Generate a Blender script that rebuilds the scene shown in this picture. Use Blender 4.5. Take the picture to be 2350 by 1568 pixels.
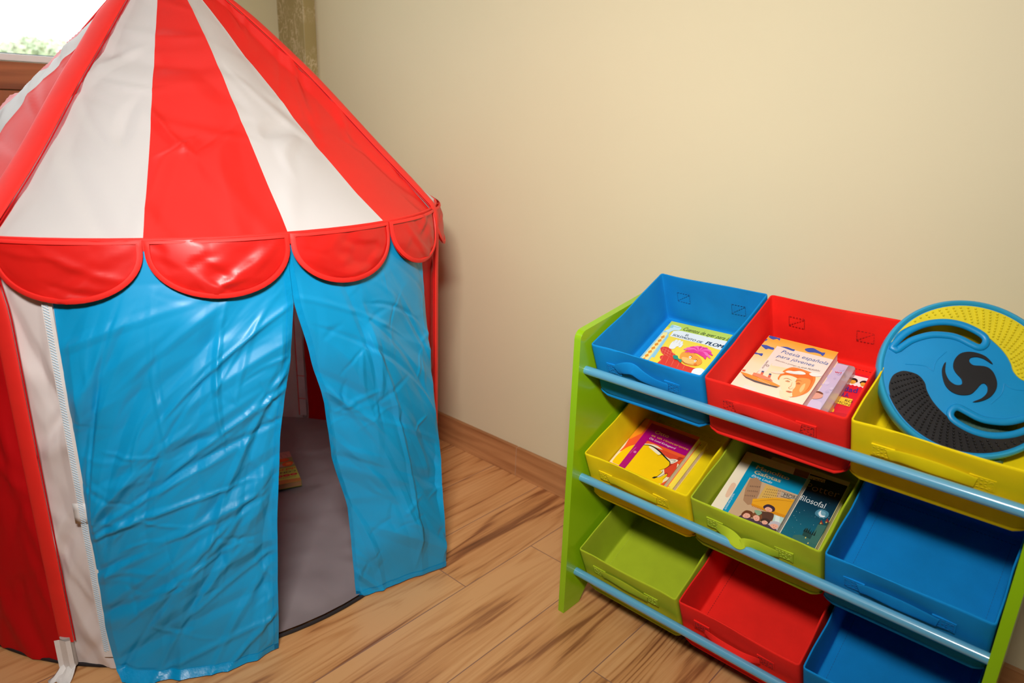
import bpy, math, random
import numpy as np
from mathutils import Vector, Matrix

for _o in list(bpy.data.objects):
    bpy.data.objects.remove(_o)
S = bpy.context.scene
COL = S.collection
PI = math.pi

# ------------------------------------------------------------------ camera
cd = bpy.data.cameras.new('camera')
cd.sensor_width = 36.0
cd.lens = 36.0 * 1598.6 / 2350.0
cd.clip_start = 0.02
cd.clip_end = 200
cd.dof.use_dof = True
cd.dof.focus_distance = 1.22
cd.dof.aperture_fstop = 4.5
cam = bpy.data.objects.new('camera', cd)
COL.objects.link(cam)
RX = Vector((0.7365099, 0.67551318, 0.03514417))       # image right
RY = -Vector((0.23385678, -0.20553319, -0.95029843))   # image up
RZ = -Vector((-0.63471583, 0.7081229, -0.30935057))    # towards the viewer
cam.matrix_world = Matrix(((RX.x, RY.x, RZ.x, 0), (RX.y, RY.y, RZ.y, 0), (RX.z, RY.z, RZ.z, 0.93), (0, 0, 0, 1)))
S.camera = cam

# ------------------------------------------------------------------ world, lights, exposure
w = bpy.data.worlds.new('overcast_sky')
S.world = w
w.use_nodes = True
wb = w.node_tree.nodes['Background']
wb.inputs[0].default_value = (0.93, 0.97, 1.0, 1)
wb.inputs[1].default_value = 3.2


def area(name, loc, target, sx, sy, watts, color):
    l = bpy.data.lights.new(name, 'AREA')
    l.shape = 'RECTANGLE'
    l.size = sx
    l.size_y = sy
    l.energy = watts
    l.color = color
    o = bpy.data.objects.new(name, l)
    COL.objects.link(o)
    o.location = loc
    d = Vector(target) - Vector(loc)
    o.rotation_euler = d.to_track_quat('-Z', 'Y').to_euler()
    return o


key = area('flash', (-0.07, -0.08, 1.38), (-1.0, 1.0, 0.72), 0.28, 0.11, 12.4, (1.0, 0.965, 0.925))
key.data.spread = math.radians(112)
area('ceiling_bounce_fill', (-0.7, 0.25, 2.74), (-0.7, 0.3, 0), 1.7, 1.0, 4.5, (1.0, 0.95, 0.86))  # added fill standing in for light bounced off the ceiling, not a fixture

vs = S.view_settings
vs.view_transform = 'Standard'
vs.look = 'None'
vs.gamma = 1.0
vs.exposure = 0.0
vs.use_curve_mapping = False


# ------------------------------------------------------------------ helpers
def lin(c):
    r = []
    for v in c:
        v = v / 255.0
        r.append(v / 12.92 if v <= 0.04045 else ((v + 0.055) / 1.055) ** 2.4)
    return (r[0], r[1], r[2], 1.0)


MATS = {}


def mat(name, rgb, rough=0.5, var=0.06, vscale=30.0, bump=0.0, bscale=400.0, spec=0.5, coat=0.0, metal=0.0,
        transl=0.0, sheen=0.0, weave=0.0, bdist=0.001, ridge=False):
    """Procedural surface: base colour with slight noise variation, optional bump / weave / translucency."""
    if name in MATS:
        return MATS[name]
    m = bpy.data.materials.new(name)
    m.use_nodes = True
    nt = m.node_tree
    N, L = nt.nodes, nt.links
    p = N['Principled BSDF']
    out = N['Material Output']
    tc = N.new('ShaderNodeTexCoord')
    nz = N.new('ShaderNodeTexNoise')
    nz.inputs['Scale'].default_value = vscale
    nz.inputs['Detail'].default_value = 3
    L.new(tc.outputs['Object'], nz.inputs['Vector'])
    mr = N.new('ShaderNodeMapRange')
    mr.inputs['From Min'].default_value = 0.3
    mr.inputs['From Max'].default_value = 0.7
    mr.inputs['To Min'].default_value = 1 - var
    mr.inputs['To Max'].default_value = 1 + var
    L.new(nz.outputs['Fac'], mr.inputs['Value'])
    vm = N.new('ShaderNodeVectorMath')
    vm.operation = 'SCALE'
    vm.inputs[0].default_value = lin(rgb)[:3]
    L.new(mr.outputs[0], vm.inputs['Scale'])
    L.new(vm.outputs[0], p.inputs['Base Color'])
    p.inputs['Roughness'].default_value = rough
    p.inputs['Specular IOR Level'].default_value = spec
    p.inputs['Coat Weight'].default_value = coat
    p.inputs['Coat Roughness'].default_value = 0.12
    p.inputs['Metallic'].default_value = metal
    p.inputs['Sheen Weight'].default_value = sheen
    if bump or weave:
        b = N.new('ShaderNodeBump')
        b.inputs['Distance'].default_value = bdist
        b.inputs['Strength'].default_value = bump or weave
        if weave:
            wv = N.new('ShaderNodeTexWave')
            wv.inputs['Scale'].default_value = 260
            wv.bands_direction = 'DIAGONAL'
            wv.inputs['Distortion'].default_value = 0.6
            L.new(tc.outputs['Object'], wv.inputs['Vector'])
            L.new(wv.outputs['Fac'], b.inputs['Height'])
        else:
            n2 = N.new('ShaderNodeTexNoise')
            n2.inputs['Scale'].default_value = bscale
            n2.inputs['Detail'].default_value = 4
            if ridge:           # crumpled cloth: sharp ridges
                n2.noise_type = 'RIDGED_MULTIFRACTAL'
                n2.inputs['Detail'].default_value = 1.5
                n2.inputs['Distortion'].default_value = 0.4
            L.new(tc.outputs['Object'], n2.inputs['Vector'])
            L.new(n2.outputs['Fac'], b.inputs['Height'])
        L.new(b.outputs[0], p.inputs['Normal'])
    if transl:
        tr = N.new('ShaderNodeBsdfTranslucent')
        L.new(vm.outputs[0], tr.inputs['Color'])
        mx = N.new('ShaderNodeMixShader')
        mx.inputs[0].default_value = transl
        L.new(p.outputs[0], mx.inputs[1])
        L.new(tr.outputs[0], mx.inputs[2])
        L.new(mx.outputs[0], out.inputs['Surface'])
    MATS[name] = m
    return m


class MB:
    """Collects geometry for one mesh object; faces carry a material index."""

    def __init__(s):
        s.v, s.f, s.mi, s.mats = [], [], [], []

    def m(s, material):
        if material not in s.mats:
            s.mats.append(material)
        return s.mats.index(material)

    def add(s, vs_, fs, material):
        k = s.m(material)
        b = len(s.v)
        s.v += [tuple(float(q) for q in p) for p in vs_]
        for f in fs:
            s.f.append([i + b for i in f])
            s.mi.append(k)

    def box(s, x0, x1, y0, y1, z0, z1, material, M=None):
        P = [(x, y, z) for z in (z0, z1) for y in (y0, y1) for x in (x0, x1)]
        if M:
            P = [tuple(M @ Vector(p)) for p in P]
        s.add(P, [(0, 2, 3, 1), (4, 5, 7, 6), (0, 1, 5, 4), (2, 6, 7, 3), (0, 4, 6, 2), (1, 3, 7, 5)], material)

    def grid(s, P, material, closed_u=False, closed_v=False):
        """P[i][j] grid of points."""
        nu, nv = len(P), len(P[0])
        fs = []
        for i in range(nu if closed_u else nu - 1):
            for j in range(nv if closed_v else nv - 1):
                a, b = i * nv + j, i * nv + (j + 1) % nv
                c, d = ((i + 1) % nu) * nv + (j + 1) % nv, ((i + 1) % nu) * nv + j
                fs.append((a, b, c, d))
        s.add([p for r in P for p in r], fs, material)

    def tube(s, path, r, material, n=12, closed=False, caps=True, flat=1.0, nrm=None):
        """Sweep a circle (or an ellipse flattened along nrm) along the path."""
        path = [Vector(p) for p in path]
        rings = []
        prev = None
        for i, p in enumerate(path):
            if closed:
                t = path[(i + 1) % len(path)] - path[i - 1]
            else:
                t = path[min(i + 1, len(path) - 1)] - path[max(i - 1, 0)]
            t.normalize()
            if nrm is not None:
                a = Vector(nrm[i]) if isinstance(nrm, list) else Vector(nrm)
            else:
                a = prev if prev is not None else (Vector((0, 0, 1)) if abs(t.z) < 0.9 else Vector((1, 0, 0)))
            a = (a - t * a.dot(t)).normalized()
            prev = a
            b = t.cross(a)
            rr = r[i] if isinstance(r, (list, tuple)) else r
            rings.append([p + a * (math.cos(2 * PI * k / n) * rr * flat) + b * (math.sin(2 * PI * k / n) * rr) for k in range(n)])
        s.grid(rings, material, closed_u=closed, closed_v=True)
        if caps and not closed:
            b0 = len(s.v) - len(rings) * n
            k = s.m(material)
            s.f.append([b0 + i for i in range(n)])
            s.mi.append(k)
            s.f.append([b0 + (len(rings) - 1) * n + i for i in reversed(range(n))])
            s.mi.append(k)

    def prism(s, pts, z0, z1, material, M=None):
        n = len(pts)
        P = [(x, y, z0) for x, y in pts] + [(x, y, z1) for x, y in pts]
        if M:
            P = [tuple(M @ Vector(p)) for p in P]
        s.add(P, [tuple(reversed(range(n))), tuple(range(n, 2 * n))] + [(i, (i + 1) % n, n + (i + 1) % n, n + i) for i in range(n)], material)

    def build(s, name, parent=None, smooth=True, angle=35, bevel=0, seg=2, loc=None, rot=None):
        me = bpy.data.meshes.new(name)
        me.from_pydata(s.v, [], s.f)
        for m_ in s.mats:
            me.materials.append(m_)
        me.polygons.foreach_set('material_index', s.mi)
        if smooth:
            me.polygons.foreach_set('use_smooth', [True] * len(me.polygons))
            me.set_sharp_from_angle(angle=math.radians(angle))
        me.update()
        o = bpy.data.objects.new(name, me)
        COL.objects.link(o)
        if parent is not None:
            o.parent = parent
        if bevel:
            b = o.modifiers.new('bevel', 'BEVEL')
            b.width = bevel
            b.segments = seg
            b.limit_method = 'ANGLE'
            b.angle_limit = math.radians(40)
        if loc is not None:
            o.location = loc
        if rot is not None:
            o.rotation_euler = rot
        return o


def tag(o, label=None, cat=None, group=None, kind=None):
    if label:
        o['label'] = label
    if cat:
        o['category'] = cat
    if group:
        o['group'] = group
    if kind:
        o['kind'] = kind
    return o


def empty(name, loc=(0, 0, 0), M=None):
    o = bpy.data.objects.new(name, None)
    o.empty_display_size = 0.05
    COL.objects.link(o)
    if M is not None:
        o.matrix_world = M
    else:
        o.location = loc
    return o


def smooth_closed(P, n=5):
    """Catmull-Rom through a closed list of 2D points."""
    out = []
    k = len(P)
    for i in range(k):
        p0, p1, p2, p3 = [np.array(P[(i + d) % k], float) for d in (-1, 0, 1, 2)]
        for j in range(n):
            t = j / n
            out.append(tuple(0.5 * (2 * p1 + (p2 - p0) * t + (2 * p0 - 5 * p1 + 4 * p2 - p3) * t * t + (3 * p1 - p0 - 3 * p2 + p3) * t ** 3)))
    return out


def smooth_open(P, n=6):
    P = [np.array(p, float) for p in P]
    Q = [2 * P[0] - P[1]] + P + [2 * P[-1] - P[-2]]
    out = []
    for i in range(1, len(Q) - 2):
        p0, p1, p2, p3 = Q[i - 1:i + 3]
        for j in range(n):
            t = j / n
            out.append(tuple(0.5 * (2 * p1 + (p2 - p0) * t + (2 * p0 - 5 * p1 + 4 * p2 - p3) * t * t + (3 * p1 - p0 - 3 * p2 + p3) * t ** 3)))
    out.append(tuple(P[-1]))
    return out


def clip_poly(P, u0, u1, v0, v1):
    """Clip a 2D polygon to a rectangle (Sutherland-Hodgman)."""
    for ax, lim, sg in ((0, u0, 1), (0, u1, -1), (1, v0, 1), (1, v1, -1)):
        out = []
        for i in range(len(P)):
            a, b = P[i - 1], P[i]
            ia, ib = (a[ax] - lim) * sg >= 0, (b[ax] - lim) * sg >= 0
            if ia != ib:
                t = (lim - a[ax]) / (b[ax] - a[ax])
                out.append((a[0] + (b[0] - a[0]) * t, a[1] + (b[1] - a[1]) * t))
            if ib:
                out.append(tuple(b))
        P = out
        if not P:
            return []
    return P


TEXTS = {}


def text_mesh(body, offset=0.0, shear=0.0):
    """Triangles of a string in the built-in font: (verts2d, faces, width, cap height)."""
    key = (body, offset, shear)
    if key in TEXTS:
        return TEXTS[key]
    cu = bpy.data.curves.new('lettering', 'FONT')
    cu.body = body
    cu.offset = offset
    cu.shear = shear
    cu.resolution_u = 3
    ob = bpy.data.objects.new('lettering', cu)
    COL.objects.link(ob)
    dg = bpy.context.evaluated_depsgraph_get()
    me = bpy.data.meshes.new_from_object(ob.evaluated_get(dg))
    V = [(v.co.x, v.co.y) for v in me.vertices]
    F = [tuple(p.vertices) for p in me.polygons]
    bpy.data.objects.remove(ob)
    bpy.data.meshes.remove(me)
    x0, x1 = min(v[0] for v in V), max(v[0] for v in V)
    V = [(v[0] - x0, v[1]) for v in V]
    TEXTS[key] = (V, F, x1 - x0, 0.72)
    return TEXTS[key]


class Creases:
    """Crumpled-nylon relief: a sum of finite tent-profile folds over a 2D chart (metres)."""

    def __init__(s, seed, u, v, n, amp, width=(0.012, 0.04), length=(0.06, 0.3), ang=(0, PI)):
        r = random.Random(seed)
        s.c = []
        for _ in range(n):
            a = r.uniform(*ang)
            s.c.append((r.uniform(*u), r.uniform(*v), math.cos(a), math.sin(a), r.uniform(*length), r.uniform(*width), r.choice((-1, 1, 1)) * amp * r.uniform(0.3, 1.0)))

    def __call__(s, U, V):
        D = np.zeros_like(U)
        for cu, cv, ca, sa, ln, wd, am in s.c:
            du, dv = U - cu, V - cv
            t = du * ca + dv * sa
            d = -du * sa + dv * ca + 0.15 * t * t / ln
            w_ = np.clip(1 - (t / ln) ** 2, 0, 1)
            D += am * w_ * np.clip(1 - np.abs(d) / (wd * (0.4 + 0.6 * w_) + 1e-6), 0, 1)
        return D


class Folds:
    """Long straight folds: triangle waves of many directions, fading in and out, that leave flat facets between sharp creases."""

    def __init__(s, seed, n, amp, lam=(0.10, 0.30), ang=(0, PI)):
        r = random.Random(seed)
        s.w = []
        for _ in range(n):
            a = r.uniform(*ang)
            s.w.append((math.cos(a), math.sin(a), r.uniform(*lam), r.uniform(0, 1), amp * r.uniform(0.5, 1.0), r.uniform(4, 9), r.uniform(4, 9), r.uniform(0, 6), r.uniform(0, 6)))

    def __call__(s, U, V):
        D = np.zeros_like(U)
        for ca, sa, lm, ph, am, fu, fv, pu, pv in s.w:
            t = (-U * sa + V * ca) / lm + ph + 0.12 * np.sin(7 * (U * ca + V * sa) + pu)
            tri = np.abs((t % 1.0) * 2 - 1)
            m_ = np.clip(0.55 + 0.8 * np.sin(U * fu + pu) * np.sin(V * fv + pv), 0, 1)
            D += am * (tri - 0.5) * m_ * lm / 0.2
        return D

# ------------------------------------------------------------------ the room
WY, WX = 1.28, -2.13          # plane of the long wall, plane of the window wall
RXW, FYW, CZ = 4.6, -6.0, 2.8


def floor_material():
    m = bpy.data.materials.new('wood_look_floor_tiles')
    m.use_nodes = True
    nt = m.node_tree
    N, L = nt.nodes, nt.links
    p = N['Principled BSDF']
    tc = N.new('ShaderNodeTexCoord')
    sp = N.new('ShaderNodeSeparateXYZ')
    L.new(tc.outputs['Object'], sp.inputs[0])

    def mth(op, a, b=None, c=None):
        n = N.new('ShaderNodeMath')
        n.operation = op
        for k, q in enumerate((a, b, c)):
            if q is None:
                continue
            if isinstance(q, (int, float)):
                n.inputs[k].default_value = q
            else:
                L.new(q, n.inputs[k])
        return n.outputs[0]
    X, Y = sp.outputs[0], sp.outputs[1]
    fx = mth('DIVIDE', mth('ADD', X, 0.703), 0.162)
    idx = mth('FLOOR', fx)
    m3 = mth('MODULO', mth('ADD', idx, 300), 3)
    off = mth('ADD', 0.85, mth('ADD', mth('MULTIPLY', mth('COMPARE', m3, 2, 0.1), 0.205), mth('MULTIPLY', mth('COMPARE', m3, 0, 0.1), 0.60)))
    fy = mth('DIVIDE', mth('SUBTRACT', Y, off), 1.0)
    idy = mth('FLOOR', fy)
    ex = mth('FRACT', fx)
    ey = mth('FRACT', fy)
    dx = mth('MULTIPLY', mth('MINIMUM', ex, mth('SUBTRACT', 1, ex)), 0.162)
    dy = mth('MINIMUM', ey, mth('SUBTRACT', 1, ey))
    d = mth('MINIMUM', dx, dy)
    grout = mth('LESS_THAN', d, 0.0011)
    cmb = N.new('ShaderNodeCombineXYZ')
    L.new(idx, cmb.inputs[0])
    L.new(idy, cmb.inputs[1])
    wn = N.new('ShaderNodeTexWhiteNoise')
    wn.noise_dimensions = '3D'
    L.new(cmb.outputs[0], wn.inputs['Vector'])
    rnd = wn.outputs['Value']
    # cathedral grain: contour lines of a stretched noise, different in every tile
    c2 = N.new('ShaderNodeCombineXYZ')
    L.new(mth('MULTIPLY', X, 7.0), c2.inputs[0])
    L.new(mth('MULTIPLY', Y, 0.6), c2.inputs[1])
    L.new(mth('MULTIPLY', rnd, 37.0), c2.inputs[2])
    n1 = N.new('ShaderNodeTexNoise')
    n1.inputs['Scale'].default_value = 1.0
    n1.inputs['Detail'].default_value = 3.0
    n1.inputs['Roughness'].default_value = 0.38
    L.new(c2.outputs[0], n1.inputs['Vector'])
    f = n1.outputs['Fac']
    bands = mth('ADD', 0.5, mth('MULTIPLY', mth('SINE', mth('MULTIPLY', f, 120.0)), 0.5))
    broad = mth('ADD', 0.5, mth('MULTIPLY', mth('SINE', mth('MULTIPLY', f, 21.0)), 0.5))
    lines = mth('POWER', bands, 3.0)
    c3 = N.new('ShaderNodeCombineXYZ')
    L.new(mth('MULTIPLY', X, 170), c3.inputs[0])
    L.new(mth('MULTIPLY', Y, 7), c3.inputs[1])
    L.new(mth('MULTIPLY', rnd, 11.0), c3.inputs[2])
    n2 = N.new('ShaderNodeTexNoise')
    n2.inputs['Scale'].default_value = 1.0
    n2.inputs['Detail'].default_value = 4.0
    L.new(c3.outputs[0], n2.inputs['Vector'])
    streak = mth('MULTIPLY', mth('SUBTRACT', n2.outputs['Fac'], 0.5), 0.85)
    c4 = N.new('ShaderNodeCombineXYZ')
    L.new(mth('MULTIPLY', X, 14), c4.inputs[0])
    L.new(mth('MULTIPLY', Y, 2.2), c4.inputs[1])
    L.new(mth('MULTIPLY', rnd, 5.0), c4.inputs[2])
    n3 = N.new('ShaderNodeTexNoise')
    n3.inputs['Scale'].default_value = 1.0
    n3.inputs['Detail'].default_value = 2.0
    L.new(c4.outputs[0], n3.inputs['Vector'])
    patch = mth('MULTIPLY', mth('SUBTRACT', n3.outputs['Fac'], 0.5), 0.9)
    tone = mth('ADD', mth('ADD', mth('MULTIPLY', mth('MULTIPLY', lines, mth('ADD', 0.35, n3.outputs['Fac'])), 0.34), mth('MULTIPLY', broad, 0.30)),
               mth('ADD', streak, mth('ADD', patch, mth('MULTIPLY', mth('SUBTRACT', rnd, 0.5), 0.16))))
    cr = N.new('ShaderNodeValToRGB')
    els = cr.color_ramp.elements
    els[0].position = 0.0
    els[0].color = lin((214, 160, 106))
    els[1].position = 1.0
    els[1].color = lin((100, 60, 34))
    e = els.new(0.35)
    e.color = lin((198, 140, 86))
    e = els.new(0.62)
    e.color = lin((146, 92, 54))
    L.new(tone, cr.inputs[0])
    # a few knots
    kn = N.new('ShaderNodeTexVoronoi')
    kn.inputs['Scale'].default_value = 5.0
    c5 = N.new('ShaderNodeCombineXYZ')
    L.new(mth('MULTIPLY', X, 1.6), c5.inputs[0])
    L.new(Y, c5.inputs[1])
    L.new(c5.outputs[0], kn.inputs['Vector'])
    kmask = mth('MULTIPLY', mth('LESS_THAN', kn.outputs['Distance'], 0.045), 0.55)
    mk = N.new('ShaderNodeMix')
    mk.data_type = 'RGBA'
    L.new(kmask, mk.inputs[0])
    L.new(cr.outputs[0], mk.inputs[6])
    mk.inputs[7].default_value = lin((88, 52, 30))
    mg = N.new('ShaderNodeMix')
    mg.data_type = 'RGBA'
    L.new(grout, mg.inputs[0])
    L.new(mk.outputs[2], mg.inputs[6])
    mg.inputs[7].default_value = lin((148, 106, 84))
    L.new(mg.outputs[2], p.inputs['Base Color'])
    p.inputs['Roughness'].default_value = 0.42
    b = N.new('ShaderNodeBump')
    b.inputs['Strength'].default_value = 0.25
    b.inputs['Distance'].default_value = 0.001
    L.new(mth('ADD', mth('MULTIPLY', grout, -1.0), mth('MULTIPLY', n2.outputs['Fac'], 0.4)), b.inputs['Height'])
    L.new(b.outputs[0], p.inputs['Normal'])
    return m


def wood_material(name, a, b, axis, sc=1.0, rough=0.45):
    """Straight-grained wood; axis = the long direction (0 x, 1 y, 2 z)."""
    m = bpy.data.materials.new(name)
    m.use_nodes = True
    nt = m.node_tree
    N, L = nt.nodes, nt.links
    p = N['Principled BSDF']
    tc = N.new('ShaderNodeTexCoord')
    mp = N.new('ShaderNodeMapping')
    s = [40 * sc] * 3
    s[axis] = 3 * sc
    mp.inputs['Scale'].default_value = s
    L.new(tc.outputs['Object'], mp.inputs['Vector'])
    n = N.new('ShaderNodeTexNoise')
    n.inputs['Scale'].default_value = 1
    n.inputs['Detail'].default_value = 5
    n.inputs['Distortion'].default_value = 0.6
    L.new(mp.outputs[0], n.inputs['Vector'])
    cr = N.new('ShaderNodeValToRGB')
    cr.color_ramp.elements[0].position = 0.32
    cr.color_ramp.elements[0].color = lin(a)
    cr.color_ramp.elements[1].position = 0.72
    cr.color_ramp.elements[1].color = lin(b)
    L.new(n.outputs['Fac'], cr.inputs[0])
    L.new(cr.outputs[0], p.inputs['Base Color'])
    p.inputs['Roughness'].default_value = rough
    return m


M_WALL = mat('painted_wall', (212, 201, 166), 0.6, var=0.012, vscale=3, bump=0.12, bscale=260, bdist=0.0006)
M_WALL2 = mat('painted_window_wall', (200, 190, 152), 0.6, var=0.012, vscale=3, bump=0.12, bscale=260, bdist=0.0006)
M_CEIL = mat('ceiling_paint', (205, 198, 184), 0.8, var=0.01)
M_FLOOR = floor_material()
M_SKIRT = wood_material('wood_look_skirting_tile', (196, 142, 92), (150, 98, 58), 0)
M_WHITEPVC = mat('white_window_frame', (250, 250, 250), 0.3, var=0.01)

b = MB()
b.box(WX - 0.3, RXW, FYW, WY + 0.1, -0.06, 0.0, M_FLOOR)
tag(b.build('floor', smooth=False), kind='structure')
b = MB()
b.box(WX - 0.2, RXW, FYW, WY + 0.1, CZ, CZ + 0.05, M_CEIL)
tag(b.build('ceiling', smooth=False), kind='structure')
b = MB()
b.box(WX - 0.2, RXW, WY, WY + 0.1, 0, CZ, M_WALL)
tag(b.build('wall_back', smooth=False), kind='structure')
b = MB()
b.box(RXW, RXW + 0.1, FYW, WY + 0.1, 0, CZ, M_WALL)
tag(b.build('wall_right', smooth=False), kind='structure')
b = MB()
b.box(WX - 0.2, RXW + 0.1, FYW - 0.1, FYW, 0, CZ, M_WALL)
tag(b.build('wall_front', smooth=False), kind='structure')
# window wall with its opening
Y0, Y1, Z0, Z1 = -0.75, 0.86, 1.012, 2.15
b = MB()
b.box(WX - 0.2, WX, Y1, WY, 0, CZ, M_WALL2)
b.box(WX - 0.2, WX, FYW, Y0, 0, CZ, M_WALL2)
b.box(WX - 0.2, WX, Y0, Y1, Z1, CZ, M_WALL2)
b.box(WX - 0.2, WX, Y0, Y1, 0, Z0 - 0.004, M_WALL2)
tag(b.build('wall_left', smooth=False), kind='structure')

# white window: frame, mullion, panes
wn_ = tag(empty('window_1', (WX - 0.03, 0.05, Z0)), kind='structure')


def rel(x, y, z):
    return (x - (WX - 0.03), y - 0.05, z - Z0)


def relbox(bb, x0, x1, y0, y1, z0, z1, m_):
    a, c = rel(x0, y0, z0), rel(x1, y1, z1)
    bb.box(a[0], c[0], a[1], c[1], a[2], c[2], m_)


b = MB()
xa, xb = WX - 0.06, WX + 0.004
relbox(b, xa, xb, Y0, Y1, Z0, Z0 + 0.016, M_WHITEPVC)
relbox(b, xa, xb, Y0, Y1, Z1 - 0.05, Z1, M_WHITEPVC)
relbox(b, xa, xb, Y0, Y0 + 0.05, Z0 + 0.016, Z1 - 0.05, M_WHITEPVC)
relbox(b, xa, xb, Y1 - 0.05, Y1, Z0 + 0.016, Z1 - 0.05, M_WHITEPVC)
b.build('window_frame', wn_, smooth=False, bevel=0.002)
b = MB()
relbox(b, WX - 0.05, WX - 0.01, -0.02, 0.03, Z0 + 0.016, Z1 - 0.05, M_WHITEPVC)
b.build('mullion', wn_, smooth=False, bevel=0.002)
mg_ = bpy.data.materials.new('window_glass')
mg_.use_nodes = True
nt = mg_.node_tree
gl = nt.nodes.new('ShaderNodeBsdfTransparent')
gl.inputs[0].default_value = (0.97, 0.985, 0.98, 1)
gs = nt.nodes.new('ShaderNodeBsdfGlossy')
gs.inputs['Roughness'].default_value = 0.02
mx = nt.nodes.new('ShaderNodeMixShader')
mx.inputs[0].default_value = 0.05
nt.links.new(gl.outputs[0], mx.inputs[1])
nt.links.new(gs.outputs[0], mx.inputs[2])
nt.links.new(mx.outputs[0], nt.nodes['Material Output'].inputs['Surface'])
for ya, yb in ((Y0 + 0.05, -0.02), (0.03, Y1 - 0.05)):
    b = MB()
    relbox(b, WX - 0.034, WX - 0.030, ya, yb, Z0 + 0.016, Z1 - 0.05, mg_)
    b.build('pane', wn_, smooth=False)
M_SEAL = mat('grey_window_seal', (120, 135, 150), 0.5)
b = MB()
relbox(b, WX - 0.03, WX - 0.02, 0.03, Y1 - 0.05, Z0 + 0.016, Z0 + 0.019, M_SEAL)
b.build('rubber_seal', wn_, smooth=False)

# brown boards below the window
M_BROWN = wood_material('brown_varnished_board', (196, 122, 76), (126, 72, 42), 1, 0.7, 0.35)
b = MB()
z = 1.010
while z > 0.1:
    z2 = max(z - 0.066, 0.09)
    b.box(WX, WX + 0.016, Y0, Y1, z2 + 0.002, z, M_BROWN)
    z = z2
tag(b.build('trim_1', smooth=False, bevel=0.0015), kind='structure')

# marbled pillar in the corner of the room
m = bpy.data.materials.new('veined_olive_stone_paint')
m.use_nodes = True
nt = m.node_tree
tc = nt.nodes.new('ShaderNodeTexCoord')
n1 = nt.nodes.new('ShaderNodeTexNoise')
n1.inputs['Scale'].default_value = 34
n1.inputs['Detail'].default_value = 6
n1.inputs['Distortion'].default_value = 1.6
mp = nt.nodes.new('ShaderNodeMapping')
mp.inputs['Scale'].default_value = (1.6, 1.6, 0.8)
nt.links.new(tc.outputs['Object'], mp.inputs[0])
nt.links.new(mp.outputs[0], n1.inputs['Vector'])
n2 = nt.nodes.new('ShaderNodeTexNoise')
n2.inputs['Scale'].default_value = 9
nt.links.new(tc.outputs['Object'], n2.inputs['Vector'])
sb = nt.nodes.new('ShaderNodeMath')
sb.operation = 'SUBTRACT'
sb.inputs[1].default_value = 0.5
nt.links.new(n1.outputs['Fac'], sb.inputs[0])
ab = nt.nodes.new('ShaderNodeMath')
ab.operation = 'ABSOLUTE'
nt.links.new(sb.outputs[0], ab.inputs[0])
cr = nt.nodes.new('ShaderNodeValToRGB')
cr.color_ramp.elements[0].position = 0.0
cr.color_ramp.elements[0].color = (1, 1, 1, 1)
cr.color_ramp.elements[1].position = 0.045
cr.color_ramp.elements[1].color = (0, 0, 0, 1)
nt.links.new(ab.outputs[0], cr.inputs[0])
mk = nt.nodes.new('ShaderNodeMath')
mk.operation = 'MULTIPLY'
nt.links.new(cr.outputs[0], mk.inputs[0])
cr2 = nt.nodes.new('ShaderNodeValToRGB')
cr2.color_ramp.elements[0].position = 0.40
cr2.color_ramp.elements[1].position = 0.52
nt.links.new(n2.outputs['Fac'], cr2.inputs[0])
nt.links.new(cr2.outputs[0], mk.inputs[1])
mix = nt.nodes.new('ShaderNodeMix')
mix.data_type = 'RGBA'
nt.links.new(mk.outputs[0], mix.inputs[0])
mix.inputs[6].default_value = lin((158, 140, 90))
mix.inputs[7].default_value = lin((206, 186, 150))
p_ = nt.nodes['Principled BSDF']
nt.links.new(mix.outputs[2], p_.inputs['Base Color'])
p_.inputs['Roughness'].default_value = 0.4
b = MB()
b.box(WX, WX + 0.145, WY - 0.042, WY, 0.0, CZ, m)
tag(b.build('trim_2', smooth=False, bevel=0.002), kind='structure')

# skirting tiles along the long wall, with their joints
b = MB()
M_JOINT = mat('skirting_grout', (196, 164, 136), 0.8)
x = WX + 0.145
js = [-2.10 + 0.0, -1.609, -1.109, -0.609, -0.109, 0.391, 0.891, 1.391, 1.891, RXW]
prev = WX + 0.145
for j in js[1:]:
    b.box(prev + 0.0012, j - 0.0012, WY - 0.011, WY, 0.0, 0.084, M_SKIRT)
    b.box(j - 0.0012, j + 0.0012, WY - 0.0095, WY, 0.0, 0.083, M_JOINT)
    prev = j
tag(b.build('baseboard_back', smooth=False, bevel=0.0025), kind='structure')

# ------------------------------------------------------------------ outside the window
M_LEAF = mat('haze_paled_leaves', (212, 220, 192), 0.8, var=0.25, vscale=2.0, transl=0.3)  # bright outdoor haze put into the leaf colour, paler than real foliage
M_TRUNK = mat('tree_bark', (190, 180, 165), 0.9)
M_GRASS = mat('pale_grass', (190, 200, 165), 0.9, var=0.15, vscale=0.4)
b = MB()
b.box(-70, -3.2, -40, 60, -1.6, -1.5, M_GRASS)
tag(b.build('ground_outside', smooth=False), kind='structure')
rt = random.Random(5)


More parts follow.
